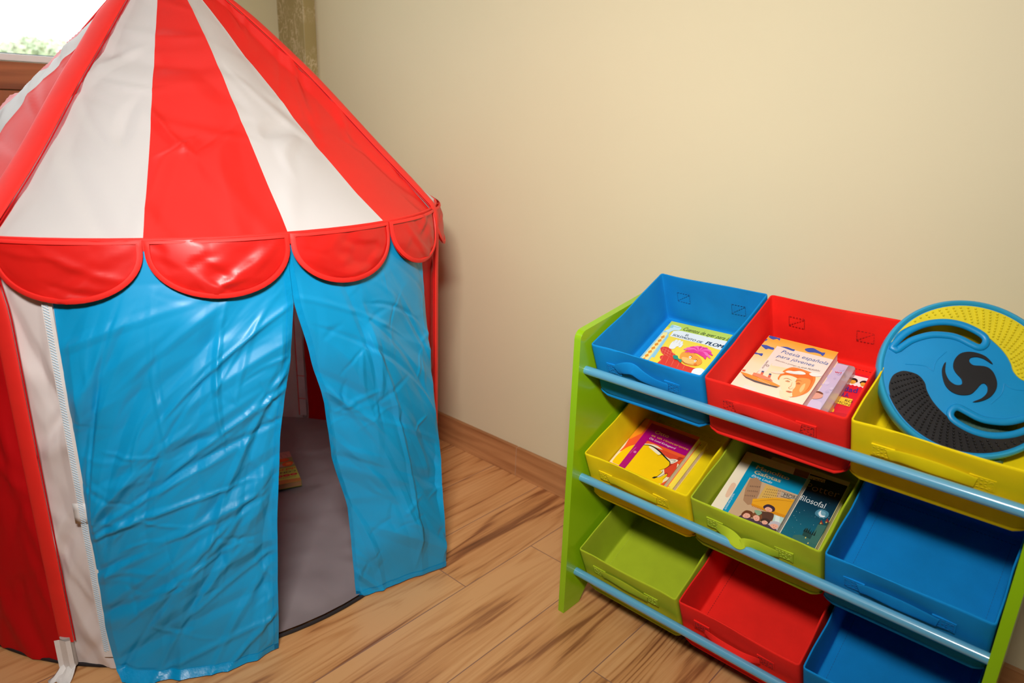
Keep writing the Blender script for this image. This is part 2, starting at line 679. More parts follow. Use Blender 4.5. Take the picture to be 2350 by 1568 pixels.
def tree(x, y, h, wd, label):
    t = tag(empty('tree', (x, y, -1.5)), label, 'tree', 'trees beyond the window')
    bb = MB()
    bb.tube([(0, 0, 0), (0.1, 0, h * 0.3), (0, 0.1, h * 0.62)], [0.28, 0.2, 0.12], M_TRUNK, n=10)
    for a in range(5):
        an = a * 1.25
        bb.tube([(0, 0.05, h * 0.45), (math.cos(an) * wd * .22, math.sin(an) * wd * .22, h * 0.65), (math.cos(an) * wd * .3, math.sin(an) * wd * .3, h * 0.8)], [0.1, 0.06, 0.03], M_TRUNK, n=6)
    bb.build('trunk', t)
    bb = MB()
    vs_, fs = [], []
    for c in range(26):
        an, ra, hz = rt.uniform(0, 2 * PI), rt.uniform(0, 0.36) * wd, rt.uniform(0.38, 0.93) * h
        ra *= (1.15 - 0.8 * abs(hz / h - 0.6))
        cx, cy, cr_ = math.cos(an) * ra, math.sin(an) * ra, rt.uniform(0.13, 0.2) * wd
        for k in range(260):
            d = Vector((rt.gauss(0, 1), rt.gauss(0, 1), rt.gauss(0, 1))).normalized() * cr_ * rt.uniform(0.6, 1.05)
            q = Vector((cx, cy, hz)) + d
            a = Vector((rt.gauss(0, 1), rt.gauss(0, 1), rt.gauss(0, 1))).normalized()
            bq = a.cross(d).normalized()
            s = rt.uniform(0.06, 0.13)
            i = len(vs_)
            vs_ += [q - a * s, q + bq * s * 0.6, q + a * s, q - bq * s * 0.6]
            fs.append((i, i + 1, i + 2, i + 3))
    bb.add(vs_, fs, M_LEAF)
    bb.build('foliage', t, smooth=False)


tree(-20.0, 5.02, 3.80, 1.9, 'small pale tree beyond the window nearest the left edge of the photo')
tree(-25.0, 6.76, 4.25, 2.4, 'tallest pale tree beyond the window in the middle of the visible glass')
tree(-31.0, 9.14, 4.25, 3.4, 'pale tree beyond the window half hidden by the tent roof')
b = MB()
M_MAST = mat('white_mast_paint', (240, 240, 236), 0.6)
mx_, my_ = -16.0, 4.17
for sx in (-1, 1):
    b.tube([(0, 0.16 * sx, 0), (0, 0.12 * sx, 3.15)], 0.025, M_MAST, n=6)
for k in range(13):
    z = k * 0.24
    b.tube([(0, -0.14, z), (0, 0.14, z + 0.24)], 0.014, M_MAST, n=5)
    b.tube([(0, 0.14, z), (0, -0.14, z + 0.24)], 0.014, M_MAST, n=5)
tag(b.build('lattice_mast', loc=(mx_, my_, -1.5)), 'white lattice mast standing among the trees beyond the window', 'mast')

# ------------------------------------------------------------------ the circus play tent
TC = Vector((-1.4988, 0.6375, 0))
TR = 0.516
RIB0 = -52.7                      # direction of one pole; the others follow every 90 degrees
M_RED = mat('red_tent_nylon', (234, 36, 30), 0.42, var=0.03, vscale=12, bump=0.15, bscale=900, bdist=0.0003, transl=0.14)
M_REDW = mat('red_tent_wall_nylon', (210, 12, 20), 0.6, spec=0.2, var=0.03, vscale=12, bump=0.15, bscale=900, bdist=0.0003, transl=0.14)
M_REDS = mat('thin_red_scallop_nylon', (222, 30, 24), 0.38, var=0.05, vscale=18, transl=0.12)
M_HEM = mat('red_hem_tape', (240, 38, 30), 0.6, var=0.03)
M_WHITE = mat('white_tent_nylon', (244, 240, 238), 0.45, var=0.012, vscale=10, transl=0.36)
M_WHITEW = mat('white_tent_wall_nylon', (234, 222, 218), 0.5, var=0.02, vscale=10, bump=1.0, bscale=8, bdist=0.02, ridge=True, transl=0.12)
M_BLUE = mat('blue_flap_nylon', (0, 160, 218), 0.42, var=0.05, vscale=9, bump=1.0, bscale=6, bdist=0.035, ridge=True, spec=0.5, transl=0.12, coat=0.4)
M_BLUE.node_tree.nodes['Principled BSDF'].inputs['Coat Roughness'].default_value = 0.43
M_BLUEH = mat('blue_flap_hem', (0, 152, 210), 0.34, var=0.05, vscale=60, bump=0.5, bscale=160, bdist=0.001, transl=0.05)
M_GREYF = mat('grey_groundsheet', (146, 136, 138), 0.38, var=0.05, vscale=8, bump=1.0, bscale=8, bdist=0.02, ridge=True)
M_DARK = mat('black_edge_binding', (34, 28, 30), 0.6)
M_VELCRO = mat('white_tape', (232, 226, 222), 0.7, bump=0.3, bscale=900)
M_STITCHB = mat('light_blue_stitching', (176, 206, 226), 0.7)
M_POLE = mat('grey_plastic_pole', (180, 174, 168), 0.4)

tent = tag(empty('play_tent', TC), 'red and white striped circus play tent with blue door flaps', 'tent')


def pol(a, r, z):
    a = math.radians(a)
    return (r * math.cos(a), r * math.sin(a), z)


PROF = [(0.516, 0.742), (0.394, 0.868), (0.345, 0.918), (0.284, 0.980), (0.218, 1.040), (0.153, 1.093), (0.10, 1.132), (0.045, 1.170), (0.004, 1.200)]


def prof(t):
    """t 0 at the eaves, 1 at the peak."""
    x = t * (len(PROF) - 1)
    i = min(int(x), len(PROF) - 2)
    f = x - i
    return (PROF[i][0] * (1 - f) + PROF[i + 1][0] * f, PROF[i][1] * (1 - f) + PROF[i + 1][1] * f)


SEAM_DZ = [(-142.7, -0.050), (-97.7, -0.058), (-75.2, -0.046), (-57, -0.052), (-52.7, -0.034), (-48.5, -0.036), (-30.2, -0.026), (-7.7, -0.003), (14.8, -0.038), (33, -0.020), (37.3, -0.002), (42.5, -0.006), (47, -0.03), (82.3, -0.045), (127.3, -0.04), (217.3, -0.050)]


def roof_dz(a, r_):
    """How far the cloth lies below the poles' curve, measured at each seam."""
    a = ((a + 142.7) % 360) - 142.7
    d = np.interp(a, [q[0] for q in SEAM_DZ], [q[1] for q in SEAM_DZ])
    return d * np.interp(r_, [0, 0.05, 0.12, 0.2, 0.35, 0.45, 0.516], [0, 0.15, 0.55, 1, 1, 0.6, 0.12])


cr_roof = Creases(3, (-1.65, 1.65), (0, 0.72), 330, 0.0060, (0.010, 0.034), (0.05, 0.22), (0.5, 2.9))
for k in range(16):
    a0 = RIB0 + 22.5 * k
    na, nt_ = 34, 110
    A = np.linspace(0, 1, na + 1)
    Tt = np.linspace(0, 1, nt_ + 1)
    pr = [prof(t) for t in Tt]
    P = []
    for i in range(na + 1):
        row = []
        a = a0 + 22.5 * A[i]
        u = math.radians(((a - 0 + 180) % 360) - 180)
        rr = np.array([p[0] for p in pr])
        zz = np.array([p[1] for p in pr])
        dd = cr_roof(u * rr * 1.0 + 0 * rr, 0.72 * Tt)
        qa = (a - RIB0) % 90 / 90.0
        sag = -0.004 * math.sin(PI * qa) * np.sin(PI * np.clip(Tt * 1.1, 0, 1))
        seam = -0.0012 * (1 - abs(2 * A[i] - 1)) ** 0.3
        dd = dd * np.clip(rr / 0.2, 0, 1) + sag + seam
        for j in range(nt_ + 1):
            row.append(pol(a, max(rr[j] + dd[j] * 0.66 * min(1, 4 * A[i] * (1 - A[i]) + (0.55 if k % 4 else 0.1)), 0.002), zz[j] + dd[j] * 0.75 + roof_dz(a, rr[j])))
        P.append(row)
    b = MB()
    b.grid(P, M_WHITE if k % 2 == 0 else M_RED)
    # stitched seam along one edge
    b.build('roof_panel', tent, angle=180)

# walls: (start angle, end angle, material)
cr_wall = Creases(11, (-1.65, 1.65), (0, 0.74), 330, 0.0056, (0.008, 0.028), (0.05, 0.25), (0.7, 2.3))
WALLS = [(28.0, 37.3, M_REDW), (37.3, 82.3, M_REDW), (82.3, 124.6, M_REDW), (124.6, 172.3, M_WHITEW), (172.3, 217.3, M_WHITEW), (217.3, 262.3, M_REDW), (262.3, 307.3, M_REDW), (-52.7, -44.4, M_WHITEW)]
for a0, a1, m_ in WALLS:
    n = max(30, int(abs(a1 - a0) / 0.8))
    P = []
    for i in range(n + 1):
        a = a0 + (a1 - a0) * i / n
        u = math.radians(((a + 180) % 360) - 180) * TR
        zz = np.linspace(0.003, 0.742, 110)
        dd = cr_wall(u + 0 * zz, zz)
        P.append([pol(a, TR + dd[j] - 0.001, zz[j]) for j in range(len(zz))])
    b = MB()
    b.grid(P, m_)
    b.build('wall_panel', tent, angle=180)

# ring seam around the eaves
b = MB()
b.tube([pol(a, TR + 0.001, 0.742) for a in range(0, 360, 5)], 0.0028, M_HEM, n=8, closed=True)
b.build('eaves_cord', tent)

b = MB()
b.grid([[pol(a, TR + 0.0035, z) for z in (0.744, 0.735, 0.726)] for a in range(0, 360, 5)], M_HEM, closed_u=True)
b.build('valance_band', tent, angle=180)

# scalloped valance
rs = random.Random(8)
for k in range(16):
    am = RIB0 + 22.5 * (k + 0.5)
    hw = 11.12
    cs = Creases(40 + k, (-0.1, 0.1), (0, 0.09), 15, 0.0060, (0.006, 0.026), (0.03, 0.10), (-0.7, 1.0))
    n1, n2 = 46, 28

    def spt(s, t, lift=0.0):
        g = 1.0 if t < 0.2 else math.sqrt(max(0.0, 1 - ((t - 0.2) / 0.8) ** 2)) * 0.985 + 0.015
        ang = am + hw * s * g
        u, v = s * g * 0.1, t * 0.088
        d = float(cs(np.array([u]), np.array([v]))[0]) 
        bul = 0.014 * math.sin(PI * min(t * 0.7 + 0.15, 1)) * (1 - s * s)
        return pol(ang, TR + 0.004 + 0.012 * t + bul * 0.5 + max(-0.0045, min(0.0045, d)) * (1 - abs(s)) ** 0.5 + lift, 0.742 - 0.088 * t)
    b = MB()
    ts = [1 - (1 - j / n2) ** 1.6 for j in range(n2 + 1)]
    b.grid([[spt(-1 + 2 * i / n1, t) for t in ts] for i in range(n1 + 1)], M_REDS)
    sc = b.build('scallop', tent, angle=180)
    # outline of the scallop in (s, t) and an inset copy: the doubled hem band
    HWm = math.radians(hw) * TR

    def P3(x, y, lift):
        s_, t_ = max(-1, min(1, x / HWm)), y / 0.088
        bl = 0.014 * math.sin(PI * min(t_ * 0.7 + 0.15, 1)) * (1 - s_ * s_)
        return pol(am + hw * x / HWm, TR + 0.004 + 0.012 * t_ + bl * 0.5 + lift, 0.742 - y)

    def outline(dx, dtop, dbot, n_=28):
        hx = HWm - dx
        y0, y1 = 0.0176, 0.088 - dbot
        o_ = [(-hx, dtop), (-hx, (dtop + y0) / 2)]
        o_ += [(-hx * math.cos(PI * q / n_), y0 + (y1 - y0) * math.sin(PI * q / n_)) for q in range(n_ + 1)]
        o_ += [(hx, (dtop + y0) / 2), (hx, dtop)] + [(hx * (1 - 2 * q / 12), dtop) for q in range(1, 12)]
        return o_
    b = MB()
    b.grid([[P3(x, y, 0.0016) for x, y in outline(0, 0.0, 0.0)], [P3(x, y, 0.0034) for x, y in outline(0.0035, 0.002, 0.0035)], [P3(x, y, 0.0032) for x, y in outline(0.0072, 0.005, 0.0074)], [P3(x, y, 0.0008) for x, y in outline(0.0078, 0.0056, 0.0080)]], M_HEM, closed_v=True)
    b.build('hem', sc, angle=50)

# pole sleeves: from the floor up the wall and over the roof to the peak
for q in range(4):
    a = RIB0 + 90 * q
    er, et = Vector(pol(a, 1, 0)), Vector((-math.sin(math.radians(a)), math.cos(math.radians(a)), 0))
    rz = [(0.524, 0.060), (0.525, 0.2), (0.526, 0.4), (0.526, 0.6), (0.527, 0.69), (0.526, 0.722), (0.518, 0.745), (0.500, 0.768), (0.40, 0.872), (0.290, 0.985), (0.222, 1.047), (0.157, 1.100), (0.104, 1.139), (0.05, 1.177), (0.006, 1.207)]
    low = (0.033, 0.010, 0.045, 0.058)[q]
    rz = [(r_, z_ - low * float(np.interp(r_, [0, 0.05, 0.12, 0.2, 0.35, 0.45, 0.516], [0, 0.15, 0.55, 1, 1, 0.6, 0.12])) * (1 if z_ > 0.745 else 0)) for r_, z_ in rz]
    path = smooth_open([(r_, z_) for r_, z_ in rz], 5)
    wd = [0.0130 + 0.0065 * min(1, max(0, (p[1] - 0.70) / 0.1)) for p in path]
    wd = [w_ * (1 if p[0] > 0.16 else max(0.25, p[0] / 0.16)) for w_, p in zip(wd, path)]
    sd = -1 if q % 2 == 0 else 1
    pts = [er * p[0] + et * (sd * w_ * (1 - (1 if q == 0 else 0) * min(1, max(0, (0.74 - p[1]) / 0.1)))) + Vector((0, 0, p[1])) for p, w_ in zip(path, wd)]
    nr = []
    for i in range(len(path)):
        j0, j1 = max(i - 1, 0), min(i + 1, len(path) - 1)
        dr, dz = path[j1][0] - path[j0][0], path[j1][1] - path[j0][1]
        L_ = math.hypot(dr, dz)
        nr.append(er * (dz / L_) + Vector((0, 0, -dr / L_)))
    b = MB()
    b.tube(pts, wd, M_HEM if q in (0, 1) else M_HEM, n=20, flat=0.22, nrm=nr)
    o = b.build('pole_sleeve', tent, angle=60)
    # seam line beside the pole, a shallow piping
    b = MB()
    for sgn in (-1, 1):
        b.tube([p + et * (sgn * w_ * 1.02) - nr_ * 0.003 for p, w_, nr_ in zip(pts, wd, nr)][:-4], 0.0011, M_REDW, n=6)
    b.build('seam', o)
    # white pole cover and floor tab at the foot
    b = MB()
    er = pts[0].normalized() if False else Vector((pts[0].x, pts[0].y, 0)).normalized()
    et = Vector((-er.y, er.x, 0))
    b.tube([er * 0.523 + Vector((0, 0, z_)) for z_ in (0.010, 0.03, 0.07)], [0.010, 0.0095, 0.0095], M_POLE, n=14)
    b.grid([[er * (0.533 + 0.002 * math.sin(s * 5)) + et * (0.013 * s) + Vector((0, 0, z_)) for z_ in (0.012, 0.03, 0.05, 0.068)] for s in (-1, -0.5, 0, 0.5, 1)], M_VELCRO)
    b.build('pole_foot', tent)
    b = MB()
    b.grid([[er * (0.530 + 0.028 * t_ + 0.003 * math.sin(7 * s)) + et * ((0.014 + 0.005 * t_) * s) + Vector((0, 0, 0.014 * (1 - t_) ** 2 + 0.0025 + 0.0015 * math.sin(9 * s + 4 * t_))) for t_ in (0, 0.25, 0.5, 0.75, 1)] for s in np.linspace(-1, 1, 9)], M_VELCRO)
    if q == 0:
        o = b.build('anchor_tab', tent)
        sm = o.modifiers.new('thickness', 'SOLIDIFY')
        sm.thickness = 0.0012

# peak cap
b = MB()
b.tube([(0, 0, 1.185), (0, 0, 1.20), (0, 0, 1.222), (0, 0, 1.232)], [0.034, 0.028, 0.02, 0.006], M_HEM, n=24)
b.build('peak_cap', tent)

# base binding and groundsheet
b = MB()
b.tube([pol(a, TR - 0.002, 0.0035) for a in range(0, 360, 4)], 0.0035, M_DARK, n=8, closed=True)
b.build('edge_binding', tent)
cr_fl = Creases(77, (-0.5, 0.5), (-0.5, 0.5), 110, 0.0055, (0.006, 0.02), (0.05, 0.30), (-1.1, 1.2))
P = []
for i in range(73):
    a = 5.0 * i
    rr = np.linspace(0.0, TR - 0.004, 30)
    X, Yv = rr * math.cos(math.radians(a)), rr * math.sin(math.radians(a))
    dd = np.abs(cr_fl(X, Yv)) * np.clip((TR - rr) / 0.03, 0, 1)
    edge = 0.010 * np.clip((rr - 0.490) / 0.02, 0, 1)
    P.append([(X[j], Yv[j], 0.0035 + dd[j] + edge[j] * 0.6) for j in range(len(rr))])
b = MB()
b.grid(P, M_GREYF)
b.build('groundsheet', tent, angle=180)


# door flaps -------------------------------------------------------------
def interp(L_, t):
    """L_: list of (t, angle, radius)."""
    for i in range(len(L_) - 1):
        if t <= L_[i + 1][0]:
            f = (t - L_[i][0]) / (L_[i + 1][0] - L_[i][0])
            f = f * f * (3 - 2 * f) * 0.3 + f * 0.7
            return tuple(L_[i][q] * (1 - f) + L_[i + 1][q] * f for q in (1, 2))
    return L_[-1][1:]


def flap(left, right, ztop, zl, zr, creases, bulge, name_hem):
    n, mrow = 200, 260
    TT = np.linspace(0, 1, mrow + 1)
    Lb = np.array([interp(left, t) for t in TT])
    Rb = np.array([interp(right, t) for t in TT])
    zbl, zbr = zl, zr
    S_ = np.linspace(0, 1, n + 1)
    P = []
    for s in S_:
        al = Lb[:, 0] * (1 - s) + Rb[:, 0] * s
        ra = Lb[:, 1] * (1 - s) + Rb[:, 1] * s
        bot = zbl * (1 - s) + zbr * s
        zz = ztop * (1 - TT) + bot * TT
        dd = creases(np.radians(al) * 0.52, zz)
        ed = 0.25 + 0.75 * min(1, s / 0.05, (1 - s) / 0.05)
        dd = dd * ed * np.clip((TT - 0.07) / 0.22, 0.0, 1) ** 0.8 - 0.004 * np.clip(1 - TT / 0.15, 0, 1)
        ra = ra + dd + bulge(s, TT)
        P.append([pol(al[j], ra[j], zz[j]) for j in range(mrow + 1)])
    return P


def hem_strip(P, edge, wdt, m_):
    """Doubled hem along one edge of a flap grid (edge: 'u0','u1','v1')."""
    if edge == 'u0':
        Q = [P[i] for i in range(0, wdt + 1)]
    elif edge == 'u1':
        Q = [P[i] for i in range(len(P) - 1 - wdt, len(P))]
    else:
        Q = [r_[-1 - wdt:] for r_ in P]
    b_ = MB()
    b_.grid([[(p[0] * 1.002, p[1] * 1.002, p[2]) for p in r_] for r_ in Q], m_)
    return b_


fbL = Folds(15, 4, 0.0100, (0.22, 0.42), (0.7, 1.5))
fbR = Folds(17, 3, 0.0090, (0.22, 0.40), (-1.4, -0.6))
fdL = Folds(5, 7, 0.0120, (0.14, 0.34), (0.55, 1.25))
fdR = Folds(9, 6, 0.0105, (0.12, 0.30), (-1.25, -0.5))
crL = Creases(21, (-0.42, -0.05), (0, 0.72), 80, 0.0060, (0.005, 0.020), (0.08, 0.34), (0.35, 1.5))
crL2 = Creases(22, (-0.42, -0.05), (0, 0.72), 70, 0.0022, (0.004, 0.010), (0.02, 0.07))
crR = Creases(31, (-0.1, 0.30), (0, 0.72), 60, 0.0046, (0.006, 0.022), (0.08, 0.30), (-1.5, -0.30))
crR2 = Creases(32, (-0.1, 0.30), (0, 0.72), 80, 0.0022, (0.004, 0.010), (0.02, 0.06))
# left flap: sewn to the white wall on its left, free on its right
Lleft = [(0, -44.6, 0.520), (0.5, -44.6, 0.521), (0.88, -44.8, 0.525), (0.985, -43.6, 0.535), (1, -42.0, 0.552)]
Lright = [(0, -8.2, 0.521), (0.13, -7.9, 0.524), (0.25, -9.2, 0.526), (0.36, -11.0, 0.529), (0.45, -12.2, 0.530), (0.66, -13.9, 0.535), (0.9, -15.2, 0.541), (1, -15.7, 0.543)]
PL = flap(Lleft, Lright, 0.728, 0.004, 0.004, lambda u, v: fbL(u, v) + fdL(u, v) + crL(u, v) + crL2(u, v),
          lambda s, t: 0.012 * np.sin(PI * s) * np.sin(PI * np.clip(t * 0.9 + 0.05, 0, 1)) + 0.018 * np.clip(t - 0.75, 0, 1) * 4 * math.sin(PI * s) * 0.5, None)
# sagging hem: the bottom edge runs onto the floor
b = MB()
b.grid(PL, M_BLUE)
fl1 = b.build('door_flap', tent, angle=180)
tag(fl1, 'left blue door flap')
for ed, wd_ in (('u1', 6), ('v1', 4)):
    o = hem_strip(PL, ed, wd_, M_BLUEH).build('hem', fl1, angle=180)
# right flap: pulled open at the bottom
Rleft = [(0, -8.6, 0.5175), (0.13, -7.6, 0.519), (0.27, -4.9, 0.516), (0.40, -2.1, 0.511), (0.55, -0.7, 0.506), (0.72, 3.0, 0.501), (0.83, 3.6, 0.500), (1, 4.0, 0.500)]
Rright = [(0, 28.8, 0.520), (0.1, 28.9, 0.521), (0.24, 29.0, 0.526), (0.42, 27.6, 0.541), (0.53, 26.4, 0.556), (0.69, 25.8, 0.575), (0.86, 23.3, 0.594), (1, 21.9, 0.602)]
PR = flap(Rleft, Rright, 0.728, 0.004, 0.006, lambda u, v: fbR(u, v) + fdR(u, v) + crR(u, v) + crR2(u, v),
          lambda s, t: 0.014 * np.sin(PI * s) * np.sin(PI * np.clip(t, 0, 1)), None)
b = MB()
b.grid(PR, M_BLUE)
fl2 = b.build('door_flap', tent, angle=180)
tag(fl2, 'right blue door flap')
for ed, wd_ in (('u0', 6), ('v1', 4)):
    hem_strip(PR, ed, wd_, M_BLUEH).build('hem', fl2, angle=180)

# white seam tape with pale blue stitching down the left flap, and its care label
b = MB()
zs = np.linspace(0.72, 0.03, 60)
b.grid([[pol(a, 0.5235, z) for z in zs] for a in (-46.1, -45.3, -44.5)], M_VELCRO)
st = b.build('seam_tape', tent, angle=180)
b = MB()
for i in range(150):
    z = 0.70 - i * 0.0044
    for a_, dz in ((-45.9, 0.0), (-45.45, 0.002)):
        p0, p1 = pol(a_, 0.5245, z + dz), pol(a_ + 0.4, 0.5245, z + dz - 0.0022)
        b.tube([p0, p1], 0.0006, M_STITCHB, n=5)
b.build('stitching', st)
b = MB()
b.grid([[pol(a, 0.5243 + 0.0002 * math.sin(z * 90), z) for z in (0.327, 0.315, 0.303, 0.291)] for a in (-46.9, -46, -45, -44.2)], M_VELCRO)
o = b.build('care_label', tent)
sm = o.modifiers.new('thickness', 'SOLIDIFY')
sm.thickness = 0.0004

# white inner tape with a red seam beside the far pole
b = MB()
b.grid([[pol(a, 0.5085, z) for z in np.linspace(0.02, 0.73, 12)] for a in (124.9, 126.1, 127.3)], M_VELCRO)
b.grid([[pol(a, 0.508, z) for z in np.linspace(0.02, 0.73, 12)] for a in (127.3, 127.6)], M_HEM)
for z in (0.075, 0.15):
    b.grid([[pol(a, 0.5075, z + d_) for d_ in (0, 0.002)] for a in (124.9, 126.1, 127.3)], M_HEM)
b.build('inner_tape', tent, angle=180)

# ------------------------------------------------------------------ toy rack with nine fabric bins
M_GREEN = mat('lime_green_lacquer', (140, 186, 12), 0.28, var=0.02, vscale=6, spec=0.5, coat=0.3)
M_ROD = mat('light_blue_lacquered_rod', (92, 162, 194), 0.24, var=0.02, vscale=20, coat=1.0)
XL, XR_ = -0.671, -0.0205
THK = 0.0135
TILT = math.radians(24)
BV = Vector((0, math.cos(TILT), math.sin(TILT)))
BN = Vector((0, -math.sin(TILT), math.cos(TILT)))
BH = 0.108
ROWS = {1: Vector((0, 0.945, 0.557)), 2: Vector((0, 0.949, 0.346)), 3: Vector((0, 0.956, 0.138))}
RODS = [(0.9465, 0.5075), (0.957, 0.2915), (0.962, 0.0820)]


def bin_matrix(row, col):
    til = TILT + math.radians(2.8 if (row, col) == (1, 2) else 0)      # this bin sits a little steeper
    BV = Vector((0, math.cos(til), math.sin(til)))
    BN = Vector((0, -math.sin(til), math.cos(til)))
    O = ROWS[row] - BN * BH + Vector((-0.665 + 0.2155 * col, 0, 0))
    return Matrix(((1, BV.x, BN.x, O.x), (0, BV.y, BN.y, O.y), (0, BV.z, BN.z, O.z), (0, 0, 0, 1)))


rack = tag(empty('toy_storage_rack', (XL, 0.93, 0)), 'lime green rack with light blue rods holding nine fabric bins', 'toy rack')
YO = 0.93
prof_ = [(0.930, 0.0), (0.980, 0.0), (0.990, 0.014), (1.002, 0.028), (1.020, 0.040), (1.045, 0.046), (1.14, 0.046), (1.165, 0.040), (1.183, 0.028), (1.195, 0.014), (1.203, 0.0), (1.252, 0.0), (1.252, 0.615)]
# rounded back top and front top corners
for k in range(7):
    a = PI / 2 * k / 6
    prof_.append((1.252 - 0.02 + 0.02 * math.cos(a), 0.612 + 0.02 * math.sin(a)))
for k in range(7):
    a = math.radians(100) + math.radians(80) * k / 6
    prof_.append((0.9245 + 0.017 + 0.017 * math.cos(a), 0.566 + 0.017 * math.sin(a)))
for x0 in (XL - THK, XR_):
    b = MB()
    n = len(prof_)
    P = [(x0 - XL, y - YO, z) for y, z in prof_] + [(x0 + THK - XL, y - YO, z) for y, z in prof_]
    b.add(P, [tuple(range(n)), tuple(reversed(range(n, 2 * n)))] + [(i, n + i, n + (i + 1) % n, (i + 1) % n) for i in range(n)], M_GREEN)
    b.build('side_panel', rack, bevel=0.0035, seg=4, angle=50)
for y, z in RODS:
    b = MB()
    b.tube([(0.0, y - YO, z), ((XR_ - XL) * 0.5, y - YO, z), (XR_ - XL, y - YO, z)], 0.0078, M_ROD, n=28, caps=True)
    b.build('rod', rack, angle=50)
for r_ in (1, 2, 3):
    for v in (0.07, 0.185):
        q = ROWS[r_] - BN * (BH + (0.0272 if r_ == 3 else 0.0172)) + BV * v
        b = MB()
        b.tube([(0, q.y - YO, q.z), (XR_ - XL, q.y - YO, q.z)], 0.0078, M_ROD, n=20)
        b.build('support_rod', rack, angle=50)

BW, BD = 0.211, 0.237
BINCOL = {'blue': (0, 132, 204), 'red': (236, 34, 24), 'yellow': (232, 206, 0), 'lime': (168, 186, 34)}
STCOL = {'blue': (0, 104, 166), 'red': (138, 8, 10), 'yellow': (214, 188, 0), 'lime': (182, 198, 58)}
rb = random.Random(4)


def stitches(bb, p0, p1, m_, nrm, dash=0.0032, gap=0.0022, r=0.00030):
    p0, p1, nrm = Vector(p0), Vector(p1), Vector(nrm)
    L_ = (p1 - p0).length
    d = (p1 - p0) / L_
    side = d.cross(nrm).normalized() * r
    t = 0
    while t < L_ - dash:
        a, c = p0 + d * t + nrm * 0.0004, p0 + d * (t + dash) + nrm * 0.0004
        bb.add([a - side, a + side, c + side, c - side, a - side - nrm * 0.0008, a + side - nrm * 0.0008, c + side - nrm * 0.0008, c - side - nrm * 0.0008],
               [(0, 1, 2, 3), (0, 4, 5, 1), (1, 5, 6, 2), (2, 6, 7, 3), (3, 7, 4, 0)], m_)
        t += dash + gap


